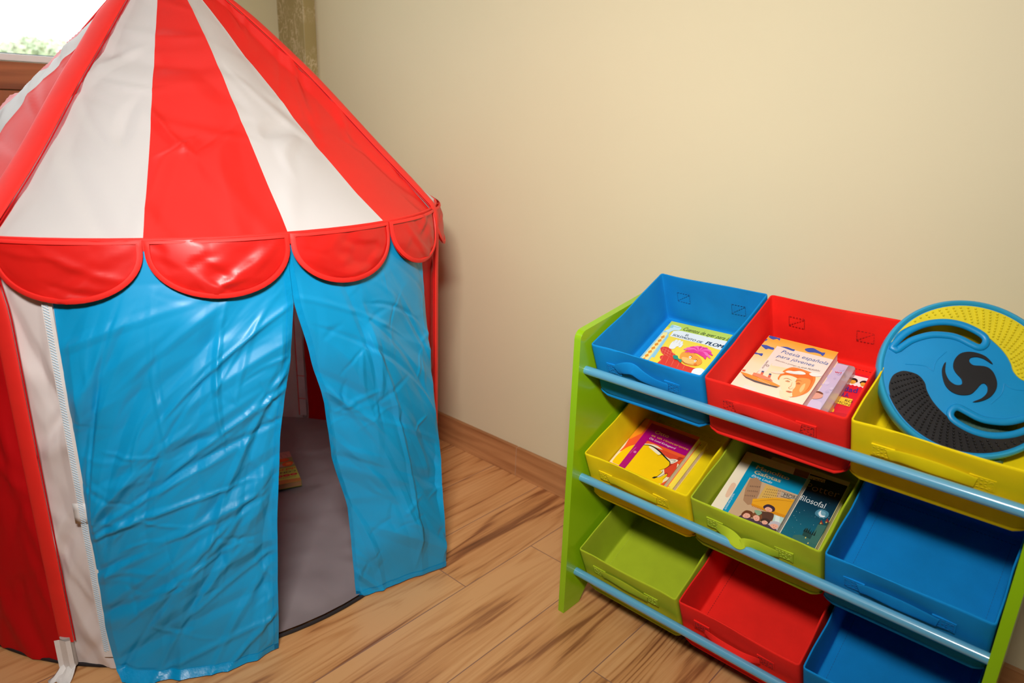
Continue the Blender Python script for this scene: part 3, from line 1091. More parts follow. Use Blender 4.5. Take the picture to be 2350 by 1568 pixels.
def fabric_bin(row, col, color, label, strap, seed):
    root = tag(empty('fabric_bin', M=bin_matrix(row, col)), label, 'storage bin', 'fabric bins in the toy rack')
    mf = mat(color + '_bin_canvas', BINCOL[color], 0.85, var=0.05, vscale=25, bump=0.5, bscale=1100, bdist=0.0005, sheen=0.0, spec=0.25)
    ms = mat(color + '_bin_thread', STCOL[color], 0.8)
    r = random.Random(seed)
    ph = [r.uniform(0, 6) for _ in range(6)]
    fold_v = [0.112 + r.uniform(-.006, .006), 0.112 + r.uniform(-.006, .006)]
    # perimeter samples (u, v, outward normal)
    per = []
    rad = 0.005
    ns = 22

    def side(p0, p1, n_):
        for i in range(ns + 1):
            t = i / ns
            per.append((p0[0] + (p1[0] - p0[0]) * t, p0[1] + (p1[1] - p0[1]) * t, n_[0], n_[1]))
    side((rad, 0), (BW - rad, 0), (0, -1))
    per.append((BW - rad * 0.29, rad * 0.29, 0.707, -0.707))
    side((BW, rad), (BW, BD - rad), (1, 0))
    per.append((BW - rad * 0.29, BD - rad * 0.29, 0.707, 0.707))
    side((BW - rad, BD), (rad, BD), (0, 1))
    per.append((rad * 0.29, BD - rad * 0.29, -0.707, 0.707))
    side((0, BD - rad), (0, rad), (-1, 0))
    per.append((rad * 0.29, rad * 0.29, -0.707, -0.707))

    def bulge(u, v, nx, ny, w_):
        """Inward give of the cloth (positive = outwards)."""
        h = w_ / BH
        e = math.sin(PI * min(max(h, 0), 1) * 0.9 + 0.1)
        if abs(nx) > 0.9:        # side walls: folded across the middle
            fv = fold_v[0 if nx < 0 else 1]
            fold = max(0, 1 - abs(v - fv - 0.03 * (0.5 - h)) / 0.05)
            edge_ = min(1, v / 0.03, (BD - v) / 0.03)
            return (-0.0018 * fold * (0.35 + 0.65 * h) + 0.0003 * math.sin(v * 40 + ph[0])) * edge_
        if abs(ny) > 0.9:
            edge_ = min(1, u / 0.03, (BW - u) / 0.03)
            k = 0 if ny < 0 else 1
            return (0.0022 * e * math.sin(u * 26 + ph[1 + k]) - 0.0020 * math.sin(PI * u / BW) * h - 0.0010 * math.sin(w_ * 80 + u * 30 + ph[3 + k])) * edge_
        return 0
    t_ = 0.0030
    # profile: (height, offset outwards)
    prof2 = [(0.0, -0.012), (0.0, -0.004), (0.0006, 0.0004), (0.0026, 0.0012), (0.0044, 0.0004), (0.0052, -0.0012), (0.0062, -0.0002), (0.012, 0)]
    prof2 += [(h, 0) for h in (0.03, 0.05, 0.07, 0.09)]
    prof2 += [(0.1045, 0.0), (0.1075, -0.0004), (0.108, -0.0015), (0.1075, -t_ + 0.0003), (0.1045, -t_)]
    prof2 += [(h, -t_) for h in (0.09, 0.07, 0.05, 0.03, 0.012, 0.006)]
    prof2 += [(0.0036, -t_ - 0.001), (0.003, -t_ - 0.004)]
    prof2 = [(h_ - ((0.018 if row == 3 else 0.008) * (1 - h_ / 0.03) if (o_ > -t_ and h_ < 0.02) else 0) , o_) for h_, o_ in prof2]
    P = []
    for (u, v, nx, ny) in per:
        row_ = []
        for h, off in prof2:
            du = min(u, BW - u)
            dv = min(v, BD - v)
            corner = max(0, 1 - (du + dv) / 0.016)
            hh = h
            if h < 0.02 and off > -t_:
                hh = h + 0.010 * corner ** 2 * (1 - h / 0.02)
            sag = 0
            if h > 0.08 and abs(ny) > 0.9 and ny < 0:
                sag = -0.0016 * math.sin(PI * u / BW)
            if h > 0.08 and abs(nx) > 0.9:
                sag = -0.0016 * math.sin(PI * v / BD)
            o_ = off + bulge(u, v, nx, ny, h) * (0 if h < -0.002 else 1)
            row_.append((u + nx * o_, v + ny * o_, hh + sag * (1 if h > 0.1 else 0.6)))
        P.append(row_)
    b = MB()
    b.grid(P, mf, closed_u=True)
    # base (a stiffened board covered in cloth)
    g = 14
    b.grid([[(0.0060 + (BW - 0.012) * i / g, 0.0060 + (BD - 0.012) * j / g, 0.0030 + 0.0008 * math.sin(i * 0.9 + ph[5]) * math.sin(j * 0.7) * math.sin(PI * i / g) * math.sin(PI * j / g)) for j in range(g + 1)] for i in range(g + 1)], mf)
    b.grid([[(0.010 + (BW - 0.020) * i / 4, 0.010 + (BD - 0.020) * j / 4, -0.0179 if row == 3 else -0.0079) for j in range(5)] for i in range(5)], mf)
    # stitching: along the base, up the corners, two squares on the back wall, one line above the welt
    for u in (0.0165, BW - 0.0165):
        stitches(b, (u, 0.012, 0.0034), (u, BD - 0.012, 0.0034), ms, (0, 0, 1))
    stitches(b, (0.012, BD - 0.0165, 0.0034), (BW - 0.012, BD - 0.0165, 0.0034), ms, (0, 0, 1))
    for u0 in (0.033, 0.1435):
        q = [(u0, 0.054), (u0 + 0.026, 0.054), (u0 + 0.026, 0.074), (u0, 0.074)]
        for i in range(4):
            a, c = q[i], q[(i + 1) % 4]
            stitches(b, (a[0], BD - t_ - 0.0026, a[1]), (c[0], BD - t_ - 0.0026, c[1]), ms, (0, -1, 0))
        stitches(b, (u0, BD - t_ - 0.0026, 0.055), (u0 + 0.026, BD - t_ - 0.0026, 0.073), ms, (0, -1, 0))
    b.build('basket_body', root, angle=60)
    # strap sewn on the front
    b = MB()
    y0 = -0.0014
    for u0 in (0.028, 0.142):
        P = [[(u0 + 0.029 * i / 4, y0 - 0.0004 * math.sin(i * 2 + ph[0]), 0.0555 + 0.0205 * j / 3) for j in range(4)] for i in range(5)]
        b.grid(P, mf)
        b.grid([[(p[0], 0.0, p[2]) for p in r_] for r_ in P], mf)
        b.box(u0, u0 + 0.029, y0 + 0.0002, 0.0012, 0.0555, 0.076, mf)
        q = [(u0 + 0.003, 0.0585), (u0 + 0.026, 0.0585), (u0 + 0.026, 0.073), (u0 + 0.003, 0.073)]
        for i in range(4):
            a, c = q[i], q[(i + 1) % 4]
            stitches(b, (a[0], y0 - 0.0004, a[1]), (c[0], y0 - 0.0004, c[1]), ms, (0, -1, 0))
        stitches(b, (u0 + 0.003, y0 - 0.0004, 0.0585), (u0 + 0.026, y0 - 0.0004, 0.073), ms, (0, -1, 0))
        stitches(b, (u0 + 0.003, y0 - 0.0004, 0.073), (u0 + 0.026, y0 - 0.0004, 0.0585), ms, (0, -1, 0))
    path = smooth_open([(p[0] / 1000, p[1] / 1000, p[2] / 1000, p[3], p[4] / 1000) for p in strap], 8)
    pts = [Vector((p[0], -p[2], p[1])) for p in path]
    nr = [Vector((0, -math.cos(math.radians(p[3])), math.sin(math.radians(p[3])))) for p in path]
    b.tube(pts, [p[4] for p in path], mf, n=16, flat=0.10, nrm=nr)
    b.build('handle', root, angle=60)
    return root


# strap points: u, height, distance in front, twist (deg), half width  (mm)
S_FLAT = [(50, 66, 3.2, 0, 10), (66, 70, 3.6, 3, 10.5), (100, 70, 4.2, 8, 11), (130, 68, 3.8, 4, 10.5), (150, 65, 3.2, 0, 10)]
S_BLUE = [(50, 69, 3.4, 0, 9), (62, 77, 4.5, 8, 10.5), (84, 84, 5, 18, 11), (102, 75, 5, 10, 11), (124, 68, 4.5, 0, 10), (150, 64, 3.2, 0, 9)]
S_LIME = [(48, 68, 3.6, 10, 8), (60, 66, 5, 25, 9), (76, 66, 10, 55, 9.5), (92, 64.5, 15, 66, 8.5), (99, 68, 11, 35, 7), (114, 66, 6, 15, 8.5), (132, 64, 5, 10, 9), (150, 64, 3.4, 0, 8)]
S_SAG = [(50, 64, 4, 10, 6), (72, 60, 7, 40, 6), (96, 59.5, 9, 60, 6.5), (122, 60, 8, 50, 6), (148, 64, 4, 10, 6)]
BINS = [
    (1, 0, 'blue', 'blue fabric bin in the top row holding the story book with a white title band', S_BLUE),
    (1, 1, 'red', 'red fabric bin in the top row between the blue and the yellow bin', S_FLAT),
    (1, 2, 'yellow', 'yellow fabric bin in the top row with the flying disc resting in it', S_FLAT),
    (2, 0, 'yellow', 'yellow fabric bin in the middle row against the left green panel', S_FLAT),
    (2, 1, 'lime', 'lime fabric bin in the middle row with two books and a twisted strap', S_LIME),
    (2, 2, 'blue', 'empty blue fabric bin in the middle row against the right green panel', S_FLAT),
    (3, 0, 'lime', 'empty lime fabric bin in the bottom row against the left green panel', S_FLAT),
    (3, 1, 'red', 'empty red fabric bin in the middle of the bottom row', S_SAG),
    (3, 2, 'blue', 'empty blue fabric bin in the bottom row, lowest on the right', S_FLAT),
]
for i, (r_, c_, k_, lb, sp_) in enumerate(BINS):
    fabric_bin(r_, c_, k_, lb, sp_, 100 + i)

# cover prints, measured in millimetres in each bin
SOL = {
  'green': [(23.6,219.1), (139.1,223.3), (140.8,204.6), (53.1,199.3), (29.3,205.1)],
  'ribbon': [(28.5,208.6), (48.8,208.2), (49.2,197.8), (40.4,194.3), (34.1,184.2), (24.6,188.0), (29.8,195.8)],
  'white': [(40.3,192.4), (53.5,198.7), (141.5,204.2), (139.7,176.7), (113.6,180.0), (73.8,177.3), (41.4,176.0)],
  'bar': [(25.8,180.9), (34.7,177.0), (38.2,171.0), (40.7,110.6), (28.1,109.5)],
  'barblue': [(22.4,183.3), (33.9,181.2), (39.4,175.2), (45.3,109.0), (23.3,107.4)],
  't1': [(55.4,201.7), (138.1,205.7), (52.1,211.8)],
  't2': [(68.1,186.7), (75.0,187.0), (65.7,193.9)],
  't3': [(45.4,179.4), (106.9,180.8), (43.0,186.3)],
  't4': [(113.5,181.0), (138.0,182.3), (111.4,190.5)],
  'hair': [(77.2,150.7), (86.8,158.2), (95.9,158.5), (97.0,166.7), (109.7,170.6), (120.4,171.5), (130.7,173.0), (142.1,163.8), (139.3,152.4), (134.8,140.3), (127.6,137.2), (117.4,139.7), (97.7,146.9), (81.8,142.7)],
  'face': [(86.3,138.6), (92.4,148.2), (105.8,148.6), (122.9,142.0), (132.4,132.5), (129.7,121.2), (117.2,115.8), (103.4,116.6), (90.7,124.9)],
  'ear': [(88.8,148.5), (92.1,156.9), (100.6,149.9), (98.2,141.9)],
  'muzzle': [(93.8,129.6), (106.3,131.5), (120.0,128.8), (122.7,119.9), (110.3,116.2), (98.5,121.3)],
  'eye1': [(104.7,134.3), (106.2,137.7), (110.1,134.8), (108.9,130.9)],
  'eye2': [(117.8,128.9), (119.4,132.0), (122.7,130.0), (121.5,126.1)],
  'arm': [(43.0,136.5), (48.1,144.0), (60.2,143.6), (69.8,135.2), (79.5,130.5), (73.4,120.9), (55.3,123.8)],
  'body': [(54.0,116.2), (60.8,122.6), (79.0,123.3), (104.9,113.8), (118.7,113.1), (112.3,108.6), (78.8,107.7), (60.8,108.6)],
  'glove': [(56.6,145.7), (54.7,161.2), (60.8,169.1), (71.9,168.2), (75.9,159.1), (69.1,152.7), (67.7,144.9), (61.0,142.2)],
  'bow': [(76.4,125.7), (83.9,128.9), (89.7,122.7), (96.8,122.3), (97.9,114.2), (89.4,119.1), (83.1,118.2)],
}
POE = {
  'corners': [(15.4,198.7), (131.7,206.9), (3.7,70.1), (122.3,71.4)],
  'box': [(37.7,179.0), (133.2,186.6), (128.5,139.8), (81.7,137.4), (46.2,130.1)],
  'strip': [(37.7,179.0), (47.7,178.9), (43.6,114.2), (31.2,103.4)],
  'strip2': [(28.4,69.4), (46.7,68.7), (43.7,64.8), (25.8,64.4)],
  'f1': [(15.5,196.4), (21.4,200.5), (30.6,199.0), (35.4,199.5), (36.2,193.2), (31.2,195.8), (25.6,191.2), (18.9,192.8)],
  'f2': [(11.7,169.7), (20.1,173.1), (29.1,172.0), (34.9,172.2), (34.9,166.5), (26.7,165.9), (24.0,162.6), (18.7,164.9)],
  'f3': [(8.4,148.4), (14.5,148.2), (19.1,149.3), (23.1,150.9), (23.4,143.6), (16.6,145.4), (9.9,143.4)],
  'f4': [(43.2,179.8), (54.0,183.5), (62.7,182.3), (67.1,182.7), (66.8,178.4), (59.6,178.2), (47.4,179.6)],
  'f5': [(81.3,190.0), (84.8,195.1), (92.8,199.0), (99.0,197.4), (108.7,194.6), (113.7,196.7), (112.5,186.7), (107.4,190.0), (98.1,189.6), (91.4,186.8), (86.6,186.7)],
  'f6': [(13.1,184.7), (16.4,188.9), (16.6,184.6), (13.8,181.2)],
  't1': [(49.0,165.4), (125.3,169.5), (47.5,173.7)],
  't2': [(45.9,153.1), (107.4,156.5), (44.2,160.6)],
  't3': [(46.7,143.8), (88.9,144.5), (46.1,146.9)],
  't3b': [(90.0,144.7), (119.4,149.4), (89.5,148.2)],
  't4': [(36.7,116.5), (38.5,138.1), (34.0,118.8)],
  'logo': [(40.6,126.3)],
  'hull': [(5.8,92.3), (16.9,93.1), (37.0,92.8), (59.4,93.7), (75.8,90.8), (74.1,87.5), (57.0,84.9), (34.7,83.9), (19.2,84.9)],
  'keel': [(10.8,88.3), (18.9,85.5), (34.5,84.3), (56.8,85.3), (74.3,87.1), (71.6,84.3), (58.0,82.7), (36.2,80.7), (20.3,82.7)],
  'deck': [(26.9,100.2), (39.5,101.8), (57.0,99.1), (62.1,94.9), (43.5,93.1), (26.8,93.5)],
  'fun1': [(37.5,109.6), (41.2,110.5), (42.0,101.6), (38.1,101.2)],
  'fun2': [(50.4,109.2), (54.0,110.0), (55.3,100.9), (51.2,100.4)],
  'flag': [(7.6,98.4), (12.8,99.9), (13.3,96.4), (8.4,95.3)],
  'hair': [(68.7,125.2), (75.4,137.3), (92.3,142.1), (111.2,141.2), (120.3,133.6), (117.0,119.4), (113.6,105.3), (112.0,87.2), (101.0,77.3), (105.1,96.5), (102.6,115.5), (93.9,123.2), (79.4,120.7), (69.3,111.0)],
  'face': [(71.1,110.5), (79.5,120.2), (94.1,122.8), (102.7,115.1), (105.1,96.5), (100.9,77.7), (89.0,76.7), (79.9,85.1), (72.7,99.6)],
  'eye': [(78.4,104.7), (81.6,108.2), (86.7,107.2), (83.2,104.3)],
  'mouth': [(86.8,83.6), (91.2,87.7), (95.8,86.0), (92.5,82.8)],
  'nose': [(81.7,93.4), (85.7,91.5), (87.5,89.0), (84.0,88.2)],
  'cloud': [(72.3,124.1), (75.6,129.5), (84.0,131.9), (91.5,136.5), (99.2,136.7), (102.1,133.3), (94.7,128.7), (83.7,125.2)],
  'cloud2': [(106.9,136.7), (111.0,141.8), (117.7,144.0), (126.5,142.7), (120.6,136.8), (112.6,134.0)],
}
OTT = {
  'corners': [(6.3,186.7), (126.7,190.7), (2.0,52.4), (114.4,54.0)],
  'magband': [(24.8,179.7), (125.5,181.0), (125.3,135.8), (40.6,135.3), (38.1,52.0), (24.0,54.2)],
  'magleft': [(1.2,53.6), (2.2,54.9), (24.6,55.3), (20.8,146.6), (24.8,179.7), (40.6,135.3), (38.1,52.0), (2.8,50.3)],
  'yellow': [(6.5,61.2), (7.2,79.5), (11.5,96.5), (20.3,110.9), (38.8,121.9), (56.1,126.5), (75.0,123.8), (96.5,113.9), (107.2,106.8), (109.2,102.4), (105.6,90.4), (101.2,81.9), (105.3,81.0), (101.9,67.0), (107.1,68.2), (114.6,81.3), (117.5,78.3), (116.0,66.9), (111.1,53.7), (38.5,51.4), (24.6,55.3), (9.6,55.5)],
  'orangetop': [(5.4,121.9), (15.4,138.8), (20.3,151.5), (15.4,191.0), (6.3,186.7), (4.8,147.3)],
  'redorange2': [(109.2,102.4), (123.7,113.8), (125.3,119.3), (119.0,83.6), (108.9,82.9)],
  'white1': [(50.4,123.6), (64.6,126.7), (80.0,121.5), (78.3,114.2), (63.7,118.0)],
  'ear': [(101.6,113.4), (109.1,118.8), (118.1,119.5), (114.0,110.3), (109.3,106.3)],
  'line1': [(37.9,121.4), (48.8,126.1), (61.0,126.5), (75.7,122.5), (87.4,117.2), (98.9,112.0), (106.2,108.6), (109.2,102.4), (106.2,91.5), (97.8,81.7)],
  'line2': [(103.2,84.5), (105.7,80.4), (101.9,67.0), (96.9,60.5)],
  'line3': [(98.2,61.2), (107.3,69.8), (113.0,82.0), (117.2,78.8), (114.3,65.9)],
  'line4': [(77.0,110.3), (82.9,116.5), (90.2,118.6)],
  'line5': [(102.3,112.2), (114.0,116.6), (109.5,108.0)],
  't1': [(42.9,158.4), (73.2,159.9), (39.6,167.0)],
  't2': [(41.1,149.0), (122.4,149.4), (40.7,154.7)],
  't3': [(41.1,140.6), (99.7,140.4), (40.2,145.2)],
  't4': [(27.9,90.0), (30.7,109.5), (25.7,90.5)],
  'logo': [(34.2,98.1)],
  'horn': [(95.2,60.4), (98.3,65.1), (103.1,66.9), (99.8,60.6)],
}
MAN = {
  'corners': [(9.4,184.8), (123.4,192.1), (4.9,50.1), (124.8,47.7)],
  'blueL': [(26.7,168.4), (123.1,176.4), (125.8,137.9), (37.5,132.4), (36.1,50.5), (25.9,49.4)],
  'pic': [(37.5,132.4), (125.8,137.9), (124.8,47.7), (36.1,50.5)],
  'brick': [(97.7,189.5), (122.6,191.7), (122.9,177.1), (99.4,173.8)],
  't1': [(38.8,155.8), (97.1,158.9), (37.7,164.7)],
  't2': [(40.2,144.0), (86.6,147.2), (38.2,152.6)],
  't3': [(38.9,136.0), (75.2,137.7), (38.3,141.5)],
  't4': [(30.6,49.3), (29.8,87.3), (27.4,49.5)],
  'stain': [(15.8,105.1), (24.0,105.2), (23.7,77.0), (16.9,76.1)],
  'bldL': [(39.4,130.6), (59.6,132.8), (66.5,83.9), (47.7,81.8)],
  'bldM': [(68.1,131.6), (89.0,133.1), (94.2,112.6), (67.7,98.2)],
  'awn': [(60.9,91.7), (95.2,114.5), (124.2,126.2), (129.9,121.4), (128.7,89.3), (109.5,86.4), (63.4,82.2)],
  'sign': [(96.1,130.0), (124.2,132.9), (125.1,124.1), (98.4,120.3)],
  't5': [(102.5,122.0), (123.4,125.8), (101.1,129.4)],
  'glass': [(103.5,83.1), (122.8,86.0), (124.3,48.7), (108.0,52.1)],
  'h1': [(58.8,52.9), (61.7,61.2), (69.6,62.9), (73.4,57.1), (68.7,50.6), (61.6,49.2)],
  'h2': [(74.4,59.0), (78.6,66.6), (85.9,65.4), (88.2,56.3), (81.4,52.5)],
  'h3': [(84.4,83.1), (88.6,90.7), (97.4,90.2), (99.5,83.5), (91.9,79.3)],
  'h4': [(103.8,57.3), (109.9,64.6), (117.9,65.3), (119.9,58.8), (113.4,52.6)],
  'h5': [(90.5,57.5), (95.5,63.0), (101.9,61.4), (101.5,56.1), (95.6,52.7)],
  'coat': [(79.7,72.5), (88.9,77.6), (101.7,80.7), (104.6,68.0), (96.5,60.9), (83.0,61.2)],
  'dark2': [(88.8,48.9), (100.2,52.8), (115.8,51.4), (120.5,49.0), (102.1,48.7)],
}
POT = {
  'corners': [(43.7,211.0), (178.5,215.8), (90.7,47.1), (178.2,62.4)],
  'black': [(109.8,202.2), (178.4,208.8), (177.0,65.4), (118.0,57.6)],
  'label': [(121.4,197.3), (142.7,200.9), (143.5,193.0), (122.6,189.4)],
  't0': [(124.1,188.2), (141.7,193.9), (122.9,195.9)],
  't1': [(124.1,167.2), (173.0,174.5), (122.2,183.5)],
  't2': [(122.8,140.3), (161.6,142.8), (121.3,153.2)],
  'moon': [(159.1,137.5), (157.5,130.1), (161.5,124.5), (167.3,125.9), (168.5,129.7), (163.7,128.3), (160.5,131.7)],
  'glow': [(159.0,140.1), (170.4,138.6), (172.3,129.2), (165.7,122.9), (154.3,124.4), (152.8,132.7)],
  'castle': [(152.4,67.1), (150.9,83.8), (152.3,93.5), (162.7,85.6), (173.2,81.6), (164.9,107.0), (165.9,117.9), (173.6,111.9), (173.9,124.9), (179.3,120.2), (177.0,65.4), (151.1,61.5)],
  'sky': [(119.7,159.2), (180.4,178.5), (177.0,65.4), (118.0,57.6)],
  'roof1': [(166.2,110.3), (166.3,119.3), (171.7,112.2)],
  'roof2': [(172.3,117.6), (173.1,127.0), (178.5,119.8)],
}
DSK = {
  'blackhead': [(-57.4,-86.8), (-71.3,-74.8), (-85.6,-58.4), (-94.7,-42.7), (-97.6,-27.5), (-94.2,-12.9), (-87.0,-5.7), (-78.0,-2.7), (-62.8,-5.7), (-53.4,-15.6), (-49.9,-27.1), (-42.0,-41.3), (-29.7,-54.6), (-14.9,-65.5), (6.7,-73.5), (27.9,-78.1), (48.6,-75.4), (66.5,-69.9)],
  'slot': [(-93.5,28.9), (-80.7,47.7), (-66.1,60.5), (-49.7,69.0), (-30.3,73.3), (-12.4,72.0), (2.5,66.8), (14.4,59.6), (16.0,53.6), (11.8,48.7), (3.0,51.9), (-12.0,58.7), (-26.9,61.2), (-49.3,59.1), (-71.6,49.0), (-83.3,39.3)],
  'emblem': [(27.6,23.1), (20.2,31.5), (10.7,35.4), (-0.9,36.1), (-11.1,32.0), (-17.3,22.7), (-18.7,12.1), (-15.2,3.9), (-8.4,-3.7), (-7.0,-10.3), (-10.2,-13.4), (-16.8,-13.5), (-24.3,-7.8), (-29.1,3.6), (-28.9,16.7), (-32.2,6.7), (-31.0,-5.3), (-26.9,-16.7), (-19.3,-24.1), (-9.1,-26.8), (2.4,-24.2), (9.3,-16.3), (14.8,-7.9), (19.7,-6.3), (23.4,-10.8), (22.9,-19.3), (16.7,-27.8), (7.0,-34.4), (16.8,-31.2), (26.6,-23.8), (32.7,-12.8), (33.6,-2.5), (30.0,8.9), (24.2,15.7), (17.0,17.8), (5.4,17.3), (0.3,20.9), (-0.3,25.2), (2.2,28.6), (9.4,30.4), (18.1,28.6)],
  'tri': [(-78.6,7.8), (-54.5,8.7), (-43.1,2.5), (-40.0,17.8), (-28.1,33.5)],
}
RED = {'RA': [(153.7, 139.9), (164.7, 142.0), (152.0, 150.5)], 'RO': [(162.8, 131.3), (173.5, 131.9), (163.0, 136.8)], 'MON': [(153.2, 123.6), (172.1, 123.9), (153.1, 129.7)]}

# ------------------------------------------------------------------ books and the other contents
M_PAGE = mat('cream_paper_edges', (226, 208, 190), 0.85, var=0.08, vscale=60)


def mc(rgb, rough=0.38):
    return mat('print_%02x%02x%02x' % tuple(rgb), rgb, rough, var=0.02, vscale=40, spec=0.45)


class Book:
    """A closed book lying flat. Points of the cover print are given in bin millimetres and fitted to the rectangle of the cover."""

    def __init__(s, name, label, row, col, TL, TRt, BL, H, w0, th, cover, group=None, W=None, page=None, cat='book', base=None, spine=True, pagein=0.0016):
        TL, TRt, BL = [np.array(p, float) for p in (TL, TRt, BL)]
        s.W = W or float(np.linalg.norm(TRt - TL))
        e1 = (TRt - TL) / np.linalg.norm(TRt - TL)
        e2 = (TL - BL) / np.linalg.norm(TL - BL)
        s.H, s.TL = H, TL
        s.inv = np.linalg.inv(np.stack([e1, e2], 1))
        th_ = (math.atan2(e1[1], e1[0]) + math.atan2(e2[1], e2[0]) - PI / 2) / 2
        c = np.array([s.W / 2, H * 0.62])
        pc = TL + e1 * c[0] + e2 * (c[1] - H)
        R = np.array([[math.cos(th_), -math.sin(th_)], [math.sin(th_), math.cos(th_)]])
        o = pc - R @ c
        # keep the corners inside the bin
        if base is None:
            cs = np.array([o + R @ np.array(q) for q in ((0, 0), (s.W, 0), (0, H), (s.W, H))])
            lo, hi = cs.min(0), cs.max(0)
            o = o + np.array([max(0, 5.0 - lo[0]) - max(0, hi[0] - 206.0), max(0, 5.5 - lo[1]) - max(0, hi[1] - 231.0)])
            M = bin_matrix(row, col)
        else:
            M = base
        s.M = M @ Matrix.Translation((o[0] / 1000, o[1] / 1000, w0 / 1000)) @ Matrix.Rotation(th_, 4, 'Z')
        s.th = th / 1000
        s.root = tag(empty(name, M=s.M), label, cat, group)
        s.b = MB()
        t = 0.0005
        W_, H_ = s.W / 1000, H / 1000
        rr = 0.0
        s.b.box(0, W_, 0, H_, 0, t, cover)
        s.b.box(0, W_, 0, H_, s.th - t, s.th, cover)
        if spine:
            s.b.box(0, t, 0, H_, t, s.th - t, cover)
        pb = MB()
        g = 12
        pb.box(0.0007, W_ - pagein, 0.0012, H_ - 0.0012, t, s.th - t, page or M_PAGE)
        # page lines
        mdl = mat('page_shadow_lines', (210, 190, 174), 0.9)
        for i in range(1, 7):
            z = t + (s.th - 2 * t) * i / 7
            pb.box(0.0009, W_ - pagein + 0.00015, 0.0010, H_ - 0.00105, z, z + 0.0002, mdl)
        pb.build('pages', s.root, smooth=False)
        s.layer = 0

    def loc(s, p):
        q = s.inv @ (np.array(p, float) - s.TL)
        return (float(q[0]), float(q[1] + s.H))

    def art(s, P, rgb, sm=0, raw=False, lift=True):
        if lift:
            s.layer += 1
        Q = [p if raw else s.loc(p) for p in P]
        if sm:
            Q = smooth_closed(Q, sm)
        Q = clip_poly(Q, 0.05, s.W - 0.05, 0.05, s.H - 0.05)
        if len(Q) < 3:
            return
        z = s.th + 0.000045 * s.layer + 0.00003
        m_ = rgb if not isinstance(rgb, tuple) else mc(rgb)
        ar = sum(Q[i - 1][0] * Q[i][1] - Q[i][0] * Q[i - 1][1] for i in range(len(Q)))
        if ar < 0:
            Q = Q[::-1]
        s.b.add([(x / 1000, y / 1000, z) for x, y in Q], [tuple(range(len(Q)))], m_)

    def stroke(s, P, wdt, rgb, raw=False, n=6, taper=True):
        s.layer += 1
        Q = [np.array(p if raw else s.loc(p)) for p in P]
        Q = [np.array(q) for q in smooth_open(Q, n)]
        L_, R_ = [], []
        for i, q in enumerate(Q):
            d = Q[min(i + 1, len(Q) - 1)] - Q[max(i - 1, 0)]
            d = d / (np.linalg.norm(d) + 1e-9)
            nn = np.array([-d[1], d[0]])
            k = wdt * (1 if not taper else 0.35 + 0.65 * math.sin(PI * i / (len(Q) - 1)))
            L_.append(q + nn * k / 2)
            R_.append(q - nn * k / 2)
        z = s.th + 0.000045 * s.layer + 0.00003
        V = [(min(max(p[0], 0.05), s.W - .05) / 1000, min(max(p[1], 0.05), s.H - .05) / 1000, z) for p in L_ + R_]
        m = len(Q)
        s.b.add(V, [(i, i + m, i + m + 1, i + 1) for i in range(m - 1)], mc(rgb))

    def text(s, body, line, rgb, offset=0.0, shear=0.0, raw=False):
        """line = (baseline start, baseline end, a point at capital height)."""
        s.layer += 1
        A, B_, T_ = [np.array(p if raw else s.loc(p)) for p in line]
        V, F, wd, cap = text_mesh(body, min(offset, 0.0), shear)
        ex = (B_ - A) / wd
        dn = np.array([-ex[1], ex[0]])
        dn = dn / np.linalg.norm(dn)
        h = abs(float((T_ - A) @ dn)) / cap
        z = s.th + 0.000045 * s.layer + 0.00003
        bold = max(offset, 0.0) * 1.6
        for n_, dx in enumerate((0.0, -bold, bold) if bold else (0.0,)):      # heavier strokes: the letters overprinted
            out = []
            for x, y in V:
                q = A + ex * (x + dx) + dn * (y * h)
                out.append((min(max(q[0], 0.05), s.W - 0.05) / 1000, min(max(q[1], 0.05), s.H - 0.05) / 1000, z + 0.00001 * n_))
            s.b.add(out, F, mc(rgb))

    def done(s):
        s.b.build('cover', s.root, smooth=False)
        return s.root


def gradient_print(name, stops, y0, y1, rough=0.38):
    """Printed colour wash running up the cover (object y, metres)."""
    m = bpy.data.materials.new(name)
    m.use_nodes = True
    nt = m.node_tree
    p = nt.nodes['Principled BSDF']
    tc = nt.nodes.new('ShaderNodeTexCoord')
    sp = nt.nodes.new('ShaderNodeSeparateXYZ')
    nt.links.new(tc.outputs['Object'], sp.inputs[0])
    nz = nt.nodes.new('ShaderNodeTexNoise')
    nz.inputs['Scale'].default_value = 26
    nt.links.new(tc.outputs['Object'], nz.inputs['Vector'])
    ad = nt.nodes.new('ShaderNodeMath')
    ad.operation = 'MULTIPLY_ADD'
    nt.links.new(nz.outputs['Fac'], ad.inputs[0])
    ad.inputs[1].default_value = 0.018
    nt.links.new(sp.outputs[1], ad.inputs[2])
    mr = nt.nodes.new('ShaderNodeMapRange')
    mr.inputs['From Min'].default_value = y0 + 0.009
    mr.inputs['From Max'].default_value = y1 + 0.009
    nt.links.new(ad.outputs[0], mr.inputs['Value'])
    cr_ = nt.nodes.new('ShaderNodeValToRGB')
    e = cr_.color_ramp.elements
    e[0].position, e[0].color = stops[0][0], lin(stops[0][1])
    e[1].position, e[1].color = stops[-1][0], lin(stops[-1][1])
    for q, c_ in stops[1:-1]:
        x_ = e.new(q)
        x_.color = lin(c_)
    nt.links.new(mr.outputs[0], cr_.inputs[0])
    nt.links.new(cr_.outputs[0], p.inputs['Base Color'])
    p.inputs['Roughness'].default_value = rough
    return m


